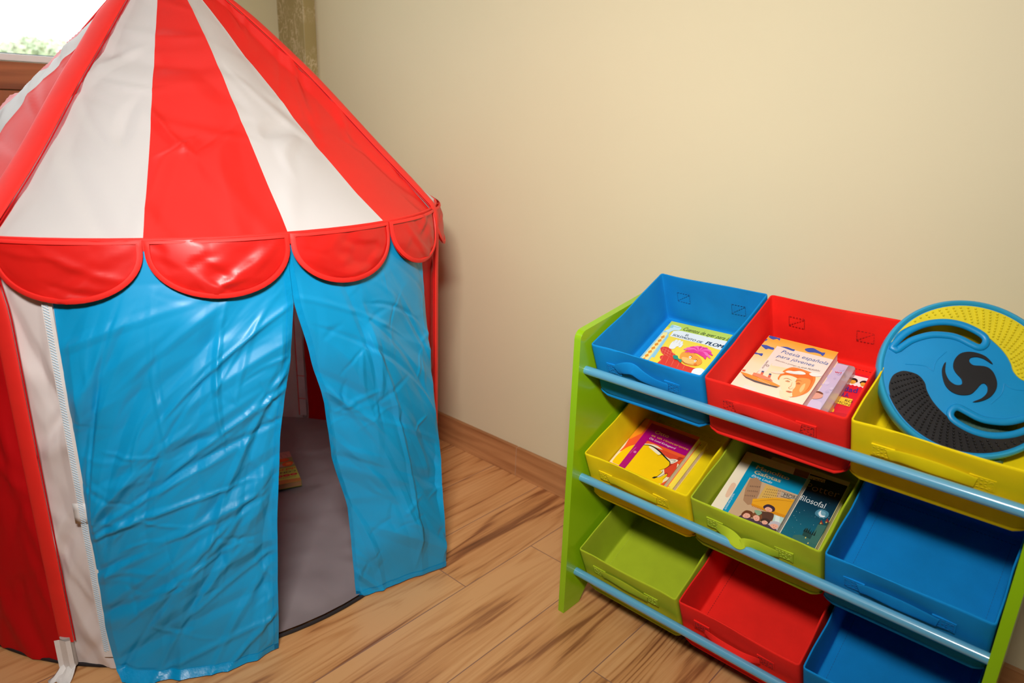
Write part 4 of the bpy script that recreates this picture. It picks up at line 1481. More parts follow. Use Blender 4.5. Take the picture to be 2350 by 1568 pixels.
# --- story book in the blue bin
bk = Book('story_book', 'square picture book with green border and white title band in the blue bin', 1, 0, (21.6, 218.8), (126.2, 224.5), (20.3, 107.4), 205, 3.4, 5.0, mc((244, 214, 60)), W=172, spine=True)
bk.art([(0, 205), (172, 205), (172, 0), (0, 0)], (250, 222, 70), raw=True)
bk.art([(0, 205), (180, 205), (180, 178), (30, 176), (30, 183), (0, 186)], (196, 216, 86), raw=True)
bk.art(SOL['barblue'], (150, 205, 222))
bk.art([(0, 172), (10, 177), (15, 170), (22, 60), (22, 0), (0, 0)], (160, 208, 222), raw=True)
bk.art([(3, 168), (10, 170), (13, 165), (18, 60), (18, 0), (5, 0)], (250, 232, 150), raw=True)
for i in range(14):
    y = 160 - i * 12
    bk.art([(9, y), (13, y - 6), (9, y - 12), (5, y - 6)], (240, 150, 30), raw=True, lift=(i == 0))
bk.art([(x, y) for x, y in SOL['white']] , (236, 240, 236))
bk.art([(139, 204.2), (200, 206), (200, 180), (139, 177)], (236, 240, 236))
bk.art(SOL['ribbon'], (204, 232, 232), sm=3)
bk.stroke([(28.5, 208), (40, 205), (48.8, 208)], 0.7, (90, 150, 160))
bk.stroke([(34, 184), (40, 194), (49, 198)], 0.7, (90, 150, 160))
bk.art([(28.5, 208.6), (34, 205), (34, 200), (28, 198)], (150, 205, 212))
bk.text('Cuentos de ayer para la', (SOL['t1'][0], (149, 206.0), SOL['t1'][2]), (40, 60, 40), shear=0.35)
bk.text('EL', ((67.5, 188.2), (74.5, 188.5), (66, 193.8)), (14, 60, 90), offset=0.012, shear=0.2)
bk.text('SOLDADITO DE', ((44.5, 179.0), (107, 180.4), (43, 185.0)), (14, 60, 90), offset=0.012, shear=0.2)
bk.text('PLOMO', ((113.5, 181.0), (158, 183.4), (111.4, 190.5)), (10, 46, 78), offset=0.022, shear=0.2)
bk.art(SOL['body'], (226, 62, 44), sm=4)
bk.art([(60, 40), (60, 108), (80, 112), (118, 113), (150, 110), (165, 60), (160, 20), (70, 10)], (226, 62, 44), sm=4)
bk.art(SOL['arm'], (226, 62, 44), sm=4)
for k in range(5):
    bk.stroke([(47 + k * 6, 142), (52 + k * 6, 124)], 0.5, (244, 150, 120))
    bk.stroke([(58 + k * 12, 121), (62 + k * 12, 100)], 0.5, (244, 150, 120))
for k in range(3):
    bk.stroke([(46, 140 - k * 6), (76, 132 - k * 6)], 0.5, (244, 150, 120))
bk.art(SOL['glove'], (244, 242, 234), sm=4)
for q in ((60, 168), (66, 169.5), (72, 167.5), (75, 162)):
    bk.art([(q[0] - 2.4, q[1] - 9), (q[0] + 2.4, q[1] - 9), (q[0] + 2.6, q[1]), (q[0], q[1] + 3), (q[0] - 2.6, q[1])], (244, 242, 234), sm=3)
    bk.stroke([(q[0] - 2.6, q[1] - 8), (q[0] - 2.6, q[1])], 0.4, (150, 140, 120))
bk.art(SOL['face'], (246, 164, 60), sm=4)
bk.art(SOL['ear'], (240, 150, 50), sm=4)
bk.art([(91, 148.5), (92.6, 153), (97, 149), (96, 145)], (214, 110, 30), sm=3)
bk.art([(96, 150), (104, 156), (116, 159), (128, 155), (134, 146), (126, 146), (112, 150), (102, 146)], (236, 60, 150), sm=4)
for k_, (a_, l_) in enumerate(((-170, 30), (-150, 28), (175, 26), (155, 22), (130, 20), (105, 19), (80, 20), (55, 23), (30, 26), (5, 28), (-20, 28), (-42, 25))):
    a = math.radians(a_)
    bk.stroke([(114, 156), (114 + l_ * .5 * math.cos(a), 157 + l_ * .42 * math.sin(a) + 3), (114 + l_ * math.cos(a + .1), 154 + l_ * .72 * math.sin(a))], 6.0, (236, 60, 150) if k_ % 2 else (250, 112, 184))
bk.art(SOL['muzzle'], (250, 196, 110), sm=4)
bk.stroke([(97, 121), (105, 117), (116, 118), (121, 121)], 0.8, (120, 40, 20))
bk.art([(121, 122), (125, 124), (128, 121), (124, 118)], (236, 120, 40), sm=3)
for e_ in ('eye1', 'eye2'):
    bk.art(SOL[e_], (250, 248, 240), sm=3)
    cx, cy = np.mean(SOL[e_], 0)
    bk.art([(cx - 1, cy), (cx, cy + 1.2), (cx + 1, cy), (cx, cy - 1.2)], (30, 20, 20), sm=3)
    bk.stroke([(cx - 3, cy + 2), (cx, cy + 4.5), (cx + 3, cy + 2)], 0.6, (50, 20, 10))
bk.art(SOL['bow'], (40, 150, 130), sm=3)
bk.art([(128, 108), (140, 116), (152, 108), (146, 92), (132, 92)], (238, 240, 240), sm=4)
bk.done()

POR = {
  'hair': [(67.2,121.0), (69.7,130.0), (78.0,140.3), (92.8,142.7), (112.1,140.7), (119.1,130.9), (120.0,113.6), (117.5,97.5), (108.2,83.4), (99.1,76.3), (95.5,77.6), (75.8,101.4), (66.3,104.9)],
  'face': [(69.2,103.6), (70.1,114.4), (80.3,120.2), (93.1,119.4), (100.6,112.5), (98.6,99.0), (96.8,90.6), (100.1,79.2), (94.8,75.5), (85.5,79.2), (75.8,91.2)],
  'shade': [(93.2,117.4), (101.8,124.6), (113.3,124.5), (115.3,106.5), (109.9,86.7), (101.2,78.5), (96.2,90.3), (97.1,100.8)],
  'patch': [(105.5,108.3), (108.6,113.6), (110.4,101.8), (108.4,92.1), (104.9,96.8)],
  'brow': [(74.5,108.0), (79.0,112.1), (87.8,110.6)],
  'eye': [(78.7,104.8), (82.1,107.8), (86.4,106.7), (83.6,104.4)],
  'brow2': [(93.1,110.2), (96.2,115.7), (102.2,116.3)],
  'eye2': [(96.2,106.7), (98.5,110.3), (102.2,109.4), (99.8,107.1)],
  'nose': [(89.6,107.6), (90.6,97.9), (88.7,93.2), (92.5,91.7), (94.9,96.8)],
  'mouth': [(87.4,83.8), (90.7,86.8), (97.2,87.1), (93.8,83.3)],
  'neck': [(78.0,82.1), (85.5,79.2), (94.8,75.5), (96.5,68.2), (83.5,69.6)],
  'cloudL': [(51.0,113.9), (58.3,119.2), (66.7,122.1), (71.8,121.4), (66.1,116.3), (57.6,113.6)],
}
# --- three things stacked in the red bin
bk = Book('picture_book', 'red book with a white picture border lying at the bottom of the red bin', 1, 1, (28, 203), (200, 203), (28, 20), 190, 3.4, 6.6, mc((222, 30, 52)), W=172)
bk.art([(0, 190), (172, 190), (172, 0), (0, 0)], (222, 30, 52), raw=True)
wv = [(100, 193)] + [(200, 196)] + [(200, 174)]
wv = [(60, 196), (205, 198)] + [(205 - 3.0 * i, 175 - 0.15 * i + (1.6 if i % 2 else -0.8)) for i in range(48)]
bk.art(wv, (246, 242, 238))
for cx in (86, 104, 122, 140, 157.5, 173.5, 190):
    bk.art([(cx - 5, 187), (cx, 190), (cx + 5, 187), (cx + 5.5, 181), (cx - 5.5, 181)], (24, 20, 24), sm=3)
    bk.art([(cx - 3.5, 184), (cx + 3.5, 184), (cx + 3.8, 178), (cx, 175), (cx - 3.8, 178)], (232, 170, 60), sm=3)
    bk.stroke([(cx - 2, 179), (cx, 177.8), (cx + 2, 179)], 0.6, (60, 30, 20))
bk.text('idad', ((149.5, 153.8), (171.8, 157.0), (149.7, 165.8)), (60, 48, 140), offset=0.01)
bk.text('RA', RED['RA'], (60, 48, 140), offset=0.0)
bk.art([(96, 135), (171.7, 140.8), (173.1, 123.1), (96, 121)], (250, 208, 60))
bk.text('RO', RED['RO'], (30, 24, 20), offset=0.01)
bk.text('MON', RED['MON'], (30, 24, 20), offset=0.0)
bk.art([(120, 112), (132, 118), (146, 116), (156, 108), (154, 96), (130, 92)], (244, 186, 40), sm=4)
bk.art([(150, 100), (186, 100), (186, 30), (110, 30), (110, 84)], (204, 24, 46), sm=4)
bk.done()

M_CASE = bpy.data.materials.new('clear_plastic_case')
M_CASE.use_nodes = True
p_ = M_CASE.node_tree.nodes['Principled BSDF']
nz = M_CASE.node_tree.nodes.new('ShaderNodeTexNoise')
nz.inputs['Scale'].default_value = 60
mr = M_CASE.node_tree.nodes.new('ShaderNodeMapRange')
mr.inputs['To Min'].default_value = 0.16
mr.inputs['To Max'].default_value = 0.3
M_CASE.node_tree.links.new(nz.outputs['Fac'], mr.inputs['Value'])
M_CASE.node_tree.links.new(mr.outputs[0], p_.inputs['Roughness'])
p_.inputs['Base Color'].default_value = (0.86, 0.80, 0.84, 1)
p_.inputs['Transmission Weight'].default_value = 0.72
p_.inputs['IOR'].default_value = 1.25
disc_case = tag(empty('disc_case', M=bin_matrix(1, 1) @ Matrix.Translation((0.019, 0.012, 0.0106))), 'clear plastic disc case with lilac insert under the poetry book in the red bin', 'disc case')
b = MB()


def rrect(x0, x1, y0, y1, r, n=5):
    out = []
    for cx, cy, a0 in ((x1 - r, y1 - r, 0), (x0 + r, y1 - r, 90), (x0 + r, y0 + r, 180), (x1 - r, y0 + r, 270)):
        for k in range(n + 1):
            a = math.radians(a0 + 90 * k / n)
            out.append((cx + r * math.cos(a), cy + r * math.sin(a)))
    return out


b.prism(rrect(0, 0.136, 0, 0.190, 0.006), 0, 0.0140, M_CASE)
b.build('case', disc_case, bevel=0.0012)
b = MB()
b.box(0.004, 0.1245, 0.003, 0.187, 0.01425, 0.0145, mc((206, 196, 226)))
L0 = 0.0146


def ins(P, rgb, k, sm=4):
    Q = smooth_closed(P, sm) if sm else P
    b.add([((x - 19) / 1000, (y - 12) / 1000, L0 + 0.00005 * k) for x, y in Q], [tuple(range(len(Q)))], mc(rgb))


for k in range(26):
    cx, cy = rb.uniform(118, 141), rb.uniform(60, 192)
    r_ = rb.uniform(1.5, 4.5)
    ins([(cx + r_ * math.cos(a), cy + r_ * 1.2 * math.sin(a)) for a in (0, 1, 2, 3, 4, 5)], rb.choice([(198, 188, 222), (216, 208, 234), (202, 196, 228), (222, 214, 236), (194, 184, 218)]), k)
ins([(119, 104), (126, 121), (134, 119), (136, 110), (128, 103)], (226, 170, 150), 28)
ins([(119, 114), (126, 122), (134, 120), (134, 117), (126, 118)], (120, 70, 50), 29)
ins([(116, 60), (142, 60), (142, 96), (126, 100), (116, 92)], (212, 204, 232), 30)
V_, F_, wd_, cp_ = text_mesh('w!', 0.0, 0.0)
b.add([((131.0 - 19 + x / wd_ * 10) / 1000, (173.6 - 12 + y / cp_ * 4.6) / 1000, L0 + 0.0018) for x, y in V_], F_, mc((220, 30, 40)))
b.build('insert', disc_case, smooth=False)

M_POES = gradient_print('poetry_cover_wash', [(0.0, (252, 232, 208)), (0.45, (252, 228, 190)), (0.7, (252, 206, 120)), (1.0, (248, 172, 60))], 0.05, 0.185)
C_ = POE['corners']
bk = Book('poetry_book', 'poetry paperback with blue fish and a steamship on top in the red bin', 1, 1, C_[0], C_[1], C_[2], 188, 24.8, 20.5, mc((250, 226, 190)), spine=True, page=mat('pinkish_paper_edges', (236, 214, 202), 0.85, var=0.08, vscale=60), pagein=-0.0 + 0.0012)
bk.art([(0, 188), (120, 188), (120, 0), (0, 0)], M_POES, raw=True)
bk.art([(37.7, 179.0), (133.2, 186.6), (133, 138), (81.7, 137.4), (46.2, 130.1)], (238, 226, 214))
bk.art([(37.7, 179.0), (48, 179.6), (43.5, 112), (31, 102)], (236, 226, 216))
bk.art([(24, 70), (44, 70), (40, 20), (20, 20)], (240, 230, 218))
for f_ in ('f1', 'f2', 'f3', 'f4', 'f5', 'f6'):
    bk.art(POE[f_], (52, 92, 176), sm=2)
bk.text('Poesía española', POE['t1'], (30, 92, 168), shear=0.22, offset=-0.004)
bk.text('para jóvenes', POE['t2'], (30, 92, 168), shear=0.22, offset=-0.004)
bk.text('Selección y prólogo de', POE['t3'], (140, 130, 124), shear=0.25)
bk.text('ANA PELEGRÍN', POE['t3b'], (110, 100, 96), shear=0.2)
bk.text('ALFAGUARA', POE['t4'], (120, 110, 104))
lx, ly = POE['logo'][0]
for k in range(8):
    a = k * PI / 4
    bk.art([(lx + 0.6 * math.cos(a), ly + 0.6 * math.sin(a)), (lx + 3 * math.cos(a - .2), ly + 3 * math.sin(a - .2)), (lx + 3 * math.cos(a + .2), ly + 3 * math.sin(a + .2))], (130, 110, 100), lift=(k == 0))
bk.art(POR['hair'], (238, 132, 58), sm=5)
bk.art([(x_ * .86 + 98 * .14, y_ * .86 + 112 * .14) for x_, y_ in POR['hair']], (230, 112, 40), sm=5)
bk.art(POR['neck'], (251, 224, 186), sm=5)
bk.art(POR['face'], (253, 226, 184), sm=5)
bk.art(POR['shade'], (243, 154, 78), sm=5)
bk.art(POR['patch'], (250, 196, 128), sm=5)
bk.stroke(POR['brow'], 1.3, (196, 110, 56))
bk.stroke(POR['brow2'], 1.3, (196, 96, 44))
bk.art(POR['eye'], (214, 150, 104), sm=4)
bk.stroke(POR['eye'][:3], 0.7, (120, 72, 44))
bk.art(POR['eye2'], (206, 110, 56), sm=4)
bk.stroke(POR['eye2'][:3], 0.7, (130, 66, 34))
bk.stroke(POR['nose'], 0.9, (216, 130, 74))
bk.art(POR['mouth'], (212, 120, 84), sm=4)
bk.stroke([POR['mouth'][0], POR['mouth'][2]], 0.4, (150, 80, 54))
bk.art(POE['cloud'], (248, 240, 232), sm=4)
bk.stroke([(75, 126.5), (86, 127), (98, 131)], 0.9, (190, 196, 208))
bk.art(POE['cloud2'], (246, 236, 228), sm=4)
bk.art(POR['cloudL'], (244, 226, 206), sm=4)
bk.art(POE['deck'], (236, 140, 106))
bk.art(POE['hull'], (240, 150, 62))
bk.art(POE['keel'], (92, 88, 92))
for k in range(9):
    x_ = 38.5 + k * 2.6
    y_ = 88.5 - k * 0.35
    bk.art([(x_, y_), (x_ + 1.1, y_), (x_ + 1.1, y_ + 1.2), (x_, y_ + 1.2)], (250, 226, 190), lift=(k == 0))
for f_ in ('fun1', 'fun2'):
    q = POE[f_]
    bk.art(q, (222, 112, 84))
    m0 = [(q[0][0] * .6 + q[3][0] * .4, q[0][1] * .6 + q[3][1] * .4), (q[1][0] * .6 + q[2][0] * .4, q[1][1] * .6 + q[2][1] * .4)]
    bk.art([q[0], q[1], m0[1], m0[0]], (66, 84, 124))
bk.art(POE['flag'], (228, 104, 70))
bk.stroke([(30, 92), (32, 103), (34, 109)], 0.35, (190, 150, 110))
bk.done()

# --- yellow bin of the middle row
bk = Book('yellow_paperback', 'plain yellow paperback under the rhinoceros book in the yellow bin', 2, 0, (20, 196), (137.5, 196.5), (17, 66), 186, 3.4, 14.5, mc((246, 222, 70)), W=118, page=mat('pinkish_paper_edges', (236, 214, 202), 0.85), pagein=0.001)
bk.art([(0, 186), (118, 186), (118, 0), (0, 0)], (248, 226, 78), raw=True)
bk.text('TH', ((101, 171), (110, 171), (101, 177)), (40, 36, 20), raw=True, shear=0.15)
bk.stroke([(104, 58), (108, 57), (110, 56), (113, 57)], 0.6, (60, 40, 20), raw=True)
bk.text('CUENTOS', ((20, 150), (95, 150), (20, 164)), (60, 50, 20), raw=True)
bk.done()
C_ = OTT['corners']
bk = Book('rhinoceros_book', 'orange and magenta paperback with a yellow rhinoceros in the yellow bin', 2, 0, C_[0], C_[1], C_[2], 180, 18.2, 15.5, mc((244, 96, 44)), page=mat('white_paper_edges', (232, 222, 212), 0.85), pagein=0.001)
bk.art([(0, 180), (130, 180), (130, 0), (0, 0)], (242, 92, 44), raw=True)
bk.art(OTT['orangetop'], (250, 150, 30), sm=3)
bk.art([(-1, 145), (7, 105), (6, 85), (18, 107), (34, 123), (64, 133), (104, 117), (129, 105), (116, 55), (74, 15), (4, 15)], (244, 226, 190), sm=4)
bk.art(OTT['magband'][:0] or [(134, 129), (116, 129), (128, 87), (116, 75), (102, 95), (104, 107), (116, 114), (94, 117), (64, 125), (40, 122), (64, 128)], (226, 72, 44), sm=3)
bk.art(OTT['yellow'], (250, 204, 10), sm=4)
bk.art([(12, 15), (9.7, 54.7), (24.7, 54.4), (38.7, 50.6), (116, 52), (122, 15)], (250, 200, 10))
bk.art(OTT['white1'], (246, 236, 206), sm=4)
bk.art(OTT['ear'], (246, 236, 216), sm=3)
bk.art(OTT['horn'], (40, 34, 30), sm=2)
bk.stroke(OTT['line1'][:8], 3.0, (34, 30, 28))
bk.stroke(OTT['line1'][6:], 0.9, (34, 30, 28))
for k_ in ('line2', 'line3', 'line4', 'line5'):
    bk.stroke(OTT[k_], 0.9, (34, 30, 28))
mb_ = OTT['magband']
bk.art([mb_[0], mb_[1], mb_[2], mb_[3]], (172, 0, 118))
bk.art([mb_[0], mb_[3], mb_[4], mb_[5]], (176, 0, 116))
bk.art([(23, 10), (37, 10), mb_[4], mb_[5]], (190, 0, 110))
bk.art([(-3, 49), (-3, 53.5), (26, 54), (26, 49)], (196, 0, 110))
bk.text('Otto', OTT['t1'], (244, 176, 40))
bk.text('es un rinoceronte', OTT['t2'], (244, 176, 40), offset=0.006)
bk.text('Ole Lund Kirkegaard', OTT['t3'], (246, 226, 236), shear=0.25)
bk.text('ALFAGUARA', OTT['t4'], (232, 120, 190))
lx, ly = OTT['logo'][0]
for k in range(8):
    a = k * PI / 4
    bk.art([(lx, ly), (lx + 3 * math.cos(a - .25), ly + 3 * math.sin(a - .25)), (lx + 3 * math.cos(a + .25), ly + 3 * math.sin(a + .25))], (240, 150, 210), lift=(k == 0))
bk.done()

# --- lime bin of the middle row
C_ = POT['corners']
bk = Book('starry_novel', 'dark blue novel with a crescent moon over a castle in the lime bin', 2, 1, C_[0], C_[1], (43.5, 60), 206, 3.4, 19.0, mc((236, 220, 160)), page=mat('yellowed_paper_edges', (238, 222, 150), 0.85), pagein=0.0006)
M_NIGHT = gradient_print('night_sky_print', [(0.0, (30, 110, 120)), (0.35, (20, 104, 126)), (0.7, (8, 62, 84)), (1.0, (12, 22, 30))], 0.03, 0.17)
bk.art([(2, 195), (134, 195), (134, 0), (2, 0)], M_NIGHT, raw=True)
bk.art([(2, 196), (134, 196), (134, 160), (2, 156)], (22, 24, 28), raw=True)
bk.art([(98, 198), (142.1, 202.6), (142.9, 194.6), (98, 190)], (226, 206, 150))
bk.text('LING', POT['t0'], (50, 40, 30))
bk.text('Potter', ((120, 168.4), POT['t1'][1], (119, 184)), (190, 150, 96), offset=-0.012)
bk.text('filosofal', ((121, 141.6), POT['t2'][1], (120, 154)), (236, 240, 240), offset=-0.004)
for k in range(60):
    x_, y_ = rb.uniform(66, 176), rb.uniform(70, 165)
    r_ = rb.uniform(0.25, 0.6)
    bk.art([(x_ - r_, y_), (x_, y_ + r_), (x_ + r_, y_), (x_, y_ - r_)], (200, 226, 232), lift=(k == 0))
bk.art(POT['glow'], (78, 140, 164), sm=4)
bk.art([(POT['glow'][i][0] * .6 + 161 * .4, POT['glow'][i][1] * .6 + 132.5 * .4) for i in range(6)], (120, 176, 196), sm=4)
bk.art(POT['moon'], (244, 248, 250), sm=3)
bk.art(POT['castle'], (38, 78, 74))
bk.art([(140, 56), (140, 70), (150, 76), (177, 74), (177, 10), (120, 10), (120, 50)], (58, 112, 104))
bk.art([(165, 70), (165, 108), (177, 112), (177, 70)], (64, 116, 106))
for k in range(6):
    x_ = 150 + k * 3.2
    bk.art([(x_, 84), (x_ + 1.2, 93 + (k % 3) * 2), (x_ + 2.6, 84)], (24, 44, 44), lift=(k == 0))
bk.art(POT['roof1'], (150, 52, 44))
bk.art(POT['roof2'], (150, 52, 44))
for q in ((168, 112), (174.5, 118), (158, 74), (165, 66)):
    bk.art([(q[0] - .8, q[1] - 1.4), (q[0] + .8, q[1] - 1.4), (q[0] + .8, q[1] + 1), (q[0], q[1] + 1.8), (q[0] - .8, q[1] + 1)], (236, 210, 110))
bk.done()
C_ = MAN['corners']
bk = Book('street_scene_paperback', 'cream paperback with blue title band and orange awning picture in the lime bin', 2, 1, C_[0], C_[1], C_[2], 182, 22.6, 19.0, mc((240, 226, 204)), page=mat('white_paper_edges', (232, 222, 212), 0.85), pagein=0.001)
bk.art([(0, 182), (130, 182), (130, 0), (0, 0)], (242, 228, 206), raw=True)
bk.art(MAN['brick'], (150, 96, 60))
for k in range(30):
    x_, y_ = 100 + (k % 10) * 2.5, 171 + (k // 10) * 4
    bk.art([(x_, y_), (x_ + 1.2, y_), (x_ + 1.2, y_ + 1.5), (x_, y_ + 1.5)], (90, 50, 34), lift=(k == 0))
bk.art(MAN['blueL'], (0, 150, 194))
bk.art([(36.1, 51), (25.9, 49.5), (26, 0), (36, 0)], (0, 150, 194))
bk.art(MAN['pic'], (206, 172, 136))
bk.art([(36.5, 52), (126, 49), (126, 0), (36, 0)], (206, 172, 136))
bk.art(MAN['stain'], (232, 192, 166), sm=3)
bk.text('Manolito', MAN['t1'], (232, 210, 160), offset=0.014)
bk.text('Gafotas', MAN['t2'], (240, 216, 164), offset=0.014)
bk.text('Elvira Lindo', MAN['t3'], (240, 240, 236), shear=0.3)
bk.text('ALFAGUARA JUVENIL', MAN['t4'], (226, 240, 244))
bk.art(MAN['bldL'], (176, 134, 100), sm=2)
bk.art(MAN['bldM'], (222, 178, 92))
for k in range(40):
    x_, y_ = 73 + (k % 8) * 2.9, 98 + (k // 8) * 6 + (k % 8) * 1.0
    bk.art([(x_, y_), (x_ + .8, y_), (x_ + .8, y_ + 2.6), (x_, y_ + 2.6)], (96, 66, 48), lift=(k == 0))
for k in range(18):
    x_, y_ = 46 + (k % 6) * 2.8, 91 + (k // 6) * 11 + (k % 6) * 1.2
    bk.stroke([(x_, y_), (x_ + .5, y_ + 3), (x_ + 1.6, y_)], 0.5, (70, 50, 50))
bk.art(MAN['sign'], (186, 172, 150))
bk.stroke([MAN['sign'][0], MAN['sign'][1]], 0.7, (60, 50, 44), taper=False)
bk.stroke([MAN['sign'][3], MAN['sign'][2]], 0.7, (60, 50, 44), taper=False)
bk.text('MON', MAN['t5'], (70, 60, 56), offset=0.004)
bk.art(MAN['glass'], (190, 222, 212))
bk.art([(106, 80), (113, 81), (122, 50), (114, 50)], (226, 240, 234))
bk.art(MAN['awn'], (240, 170, 36))
bk.art([(63.6, 82.3), (110.1, 86.5), (128, 89), (128, 84), (110, 81), (63, 79)], (226, 146, 24))
for k in range(22):
    x_ = 65 + k * 2.8
    y_ = 77.5 + k * 0.22
    bk.art([(x_, y_ + 2), (x_ + 1.2, y_ - 1.2), (x_ + 2.4, y_ + 2)], (226, 146, 24), lift=(k == 0))
bk.stroke([(64, 87), (93, 108), (125, 121)], 0.5, (120, 70, 20))
bk.art(MAN['coat'], (92, 62, 48), sm=4)
bk.art(MAN['dark2'], (52, 44, 70), sm=3)
bk.art([(57, 51), (69, 53), (87, 55), (122, 53), (124, 15), (53, 15)], (78, 60, 74), sm=3)
HC = [(110, 60, 34), (128, 78, 44), (60, 44, 60), (196, 190, 196), (70, 50, 40)]
for k, h_ in enumerate(('h1', 'h2', 'h3', 'h4', 'h5')):
    P_ = MAN[h_]
    cx, cy = np.mean(P_, 0)
    bk.art([(cx + (x - cx) * 1.25, cy + 2.0 + (y - cy) * 1.2) for x, y in P_], HC[k], sm=4)
    bk.art([(cx + (x - cx) * 0.8, cy - 1.2 + (y - cy) * 0.8) for x, y in P_], (240, 176, 150), sm=4)
    bk.stroke([(cx - 2.5, cy - 1), (cx - 1, cy - .4)], 0.6, (50, 30, 30))
    bk.stroke([(cx + 1, cy - .8), (cx + 2.6, cy - .4)], 0.6, (50, 30, 30))
    bk.stroke([(cx - 1.6, cy - 4), (cx + .6, cy - 4.4), (cx + 1.6, cy - 3.8)], 0.6, (180, 60, 50))
bk.art([(73, 70), (80, 74), (86, 72), (82, 64)], (140, 176, 140), sm=3)
bk.done()

# --- board book on the tent floor
up = Vector((0.934, -0.357, 0))
ri = Vector((-0.357, -0.934, 0))
o_ = Vector((-1.602, 0.884, 0.0115))
Mb = Matrix(((ri.x, up.x, 0, o_.x), (ri.y, up.y, 0, o_.y), (0, 0, 1, o_.z), (0, 0, 0, 1)))
bk = Book('board_book', 'green board book with a tan band lying on the tent floor', 0, 0, (0, 176), (150, 176), (0, 0), 176, 0, 14.0, mc((158, 170, 70)), base=Mb, page=mc((190, 130, 70)), pagein=0.0002)
bk.art([(0, 176), (150, 176), (150, 0), (0, 0)], (200, 216, 96), raw=True)
bk.art([(0, 176), (150, 176), (150, 150), (0, 158)], (204, 142, 74), raw=True)
bk.text('cuentos al', ((8, 144), (70, 142), (8, 149)), (60, 80, 40), raw=True, shear=0.3)
for k, (cx) in enumerate((12, 30, 48)):
    bk.art([(cx + 9 * math.cos(a), 134 + 6 * math.sin(a)) for a in np.linspace(0, 5.6, 8)], (206, 34, 40), sm=3, raw=True)
    bk.art([(cx + 4.5 * math.cos(a), 134 + 3 * math.sin(a)) for a in np.linspace(0, 5.6, 8)], (230, 120, 100), sm=3, raw=True)
bk.text('CONTES', ((4, 113), (70, 113), (4, 122)), (24, 66, 40), raw=True, offset=0.01)
bk.text('del rey', ((2, 97), (60, 97), (2, 108)), (226, 96, 30), raw=True, offset=0.02, shear=0.2)
bk.art([(0, 90), (50, 92), (50, 0), (0, 0)], (150, 160, 96), raw=True)
bk.art([(2, 78), (30, 86), (46, 78), (30, 68), (4, 70)], (196, 176, 160), sm=4, raw=True)
bk.art([(3, 74), (12, 84), (28, 82), (30, 68), (14, 60), (4, 64)], (240, 110, 30), sm=4, raw=True)
bk.art([(8, 72), (14, 78), (22, 76), (20, 68), (12, 66)], (248, 166, 90), sm=4, raw=True)
bk.art([(8, 48), (20, 58), (34, 54), (34, 42), (18, 38)], (236, 100, 30), sm=4, raw=True)
bk.art([(0, 36), (60, 40), (60, 0), (0, 0)], (206, 158, 146), raw=True)
bk.stroke([(10, 36), (12, 18), (20, 10)], 0.8, (110, 70, 60), raw=True)
bk.stroke([(24, 36), (26, 14)], 0.8, (110, 70, 60), raw=True)
bk.done()

# ------------------------------------------------------------------ flying disc and pouch in the yellow bin
M_DB = mat('blue_soft_plastic', (0, 136, 196), 0.40, var=0.05, vscale=14, bump=0.15, bscale=300, bdist=0.0004)
M_DL = mat('light_blue_soft_plastic', (40, 156, 200), 0.42, var=0.08, vscale=20)
M_DY = mat('yellow_rubber', (218, 200, 20), 0.5, var=0.06, vscale=30)
M_DK = mat('black_rubber', (32, 30, 31), 0.36, var=0.3, vscale=30, spec=0.4)
Um, Vm, Nm = Vector((0.9102, 0.4141, 0)), Vector((-0.2339, 0.5142, 0.8252)), Vector((0.3417, -0.7511, 0.5649))
dc = Vector((-0.1341, 1.0925, 0.6094)) - Nm * 0.003
MD = Matrix(((Um.x, Vm.x, Nm.x, dc.x), (Um.y, Vm.y, Nm.y, dc.y), (Um.z, Vm.z, Nm.z, dc.z), (0, 0, 0, 1)))
disc = tag(empty('flying_disc', M=MD), 'big blue flying disc with black and yellow studded grips leaning in the yellow bin', 'flying disc')


def curve_plate(name, splines, th, m_, z, parent, bevel=0.0):
    """Flat plate with holes from closed 2D outlines (metres)."""
    cu = bpy.data.curves.new('plate', 'CURVE')
    cu.dimensions = '2D'
    cu.fill_mode = 'BOTH'
    cu.extrude = th / 2
    cu.bevel_depth = bevel
    cu.bevel_resolution = 2
    for P in splines:
        sp_ = cu.splines.new('POLY')
        sp_.points.add(len(P) - 1)
        for i, (x, y) in enumerate(P):
            sp_.points[i].co = (x, y, 0, 1)
        sp_.use_cyclic_u = True
    ob = bpy.data.objects.new('plate', cu)
    COL.objects.link(ob)
    dg = bpy.context.evaluated_depsgraph_get()
    me = bpy.data.meshes.new_from_object(ob.evaluated_get(dg))
    bpy.data.objects.remove(ob)
    me.name = name
    me.materials.clear()
    me.materials.append(m_)
    me.polygons.foreach_set('material_index', [0] * len(me.polygons))
    for v in me.vertices:
        v.co.z += z
    me.polygons.foreach_set('use_smooth', [True] * len(me.polygons))
    me.set_sharp_from_angle(angle=math.radians(35))
    o = bpy.data.objects.new(name, me)
    COL.objects.link(o)
    o.parent = parent
    return o


mm = lambda P: [(x / 1000, y / 1000) for x, y in P]
rot180 = lambda P: [(-x, -y) for x, y in P]
slot = smooth_closed(DSK['slot'], 5)
RD = 0.1085
circ = [(RD * math.cos(a), RD * math.sin(a)) for a in np.linspace(0, 2 * PI, 129)[:-1]]
curve_plate('disc_plate', [circ, mm(slot), mm(rot180(slot))], 0.0030, M_DB, 0.0, disc)
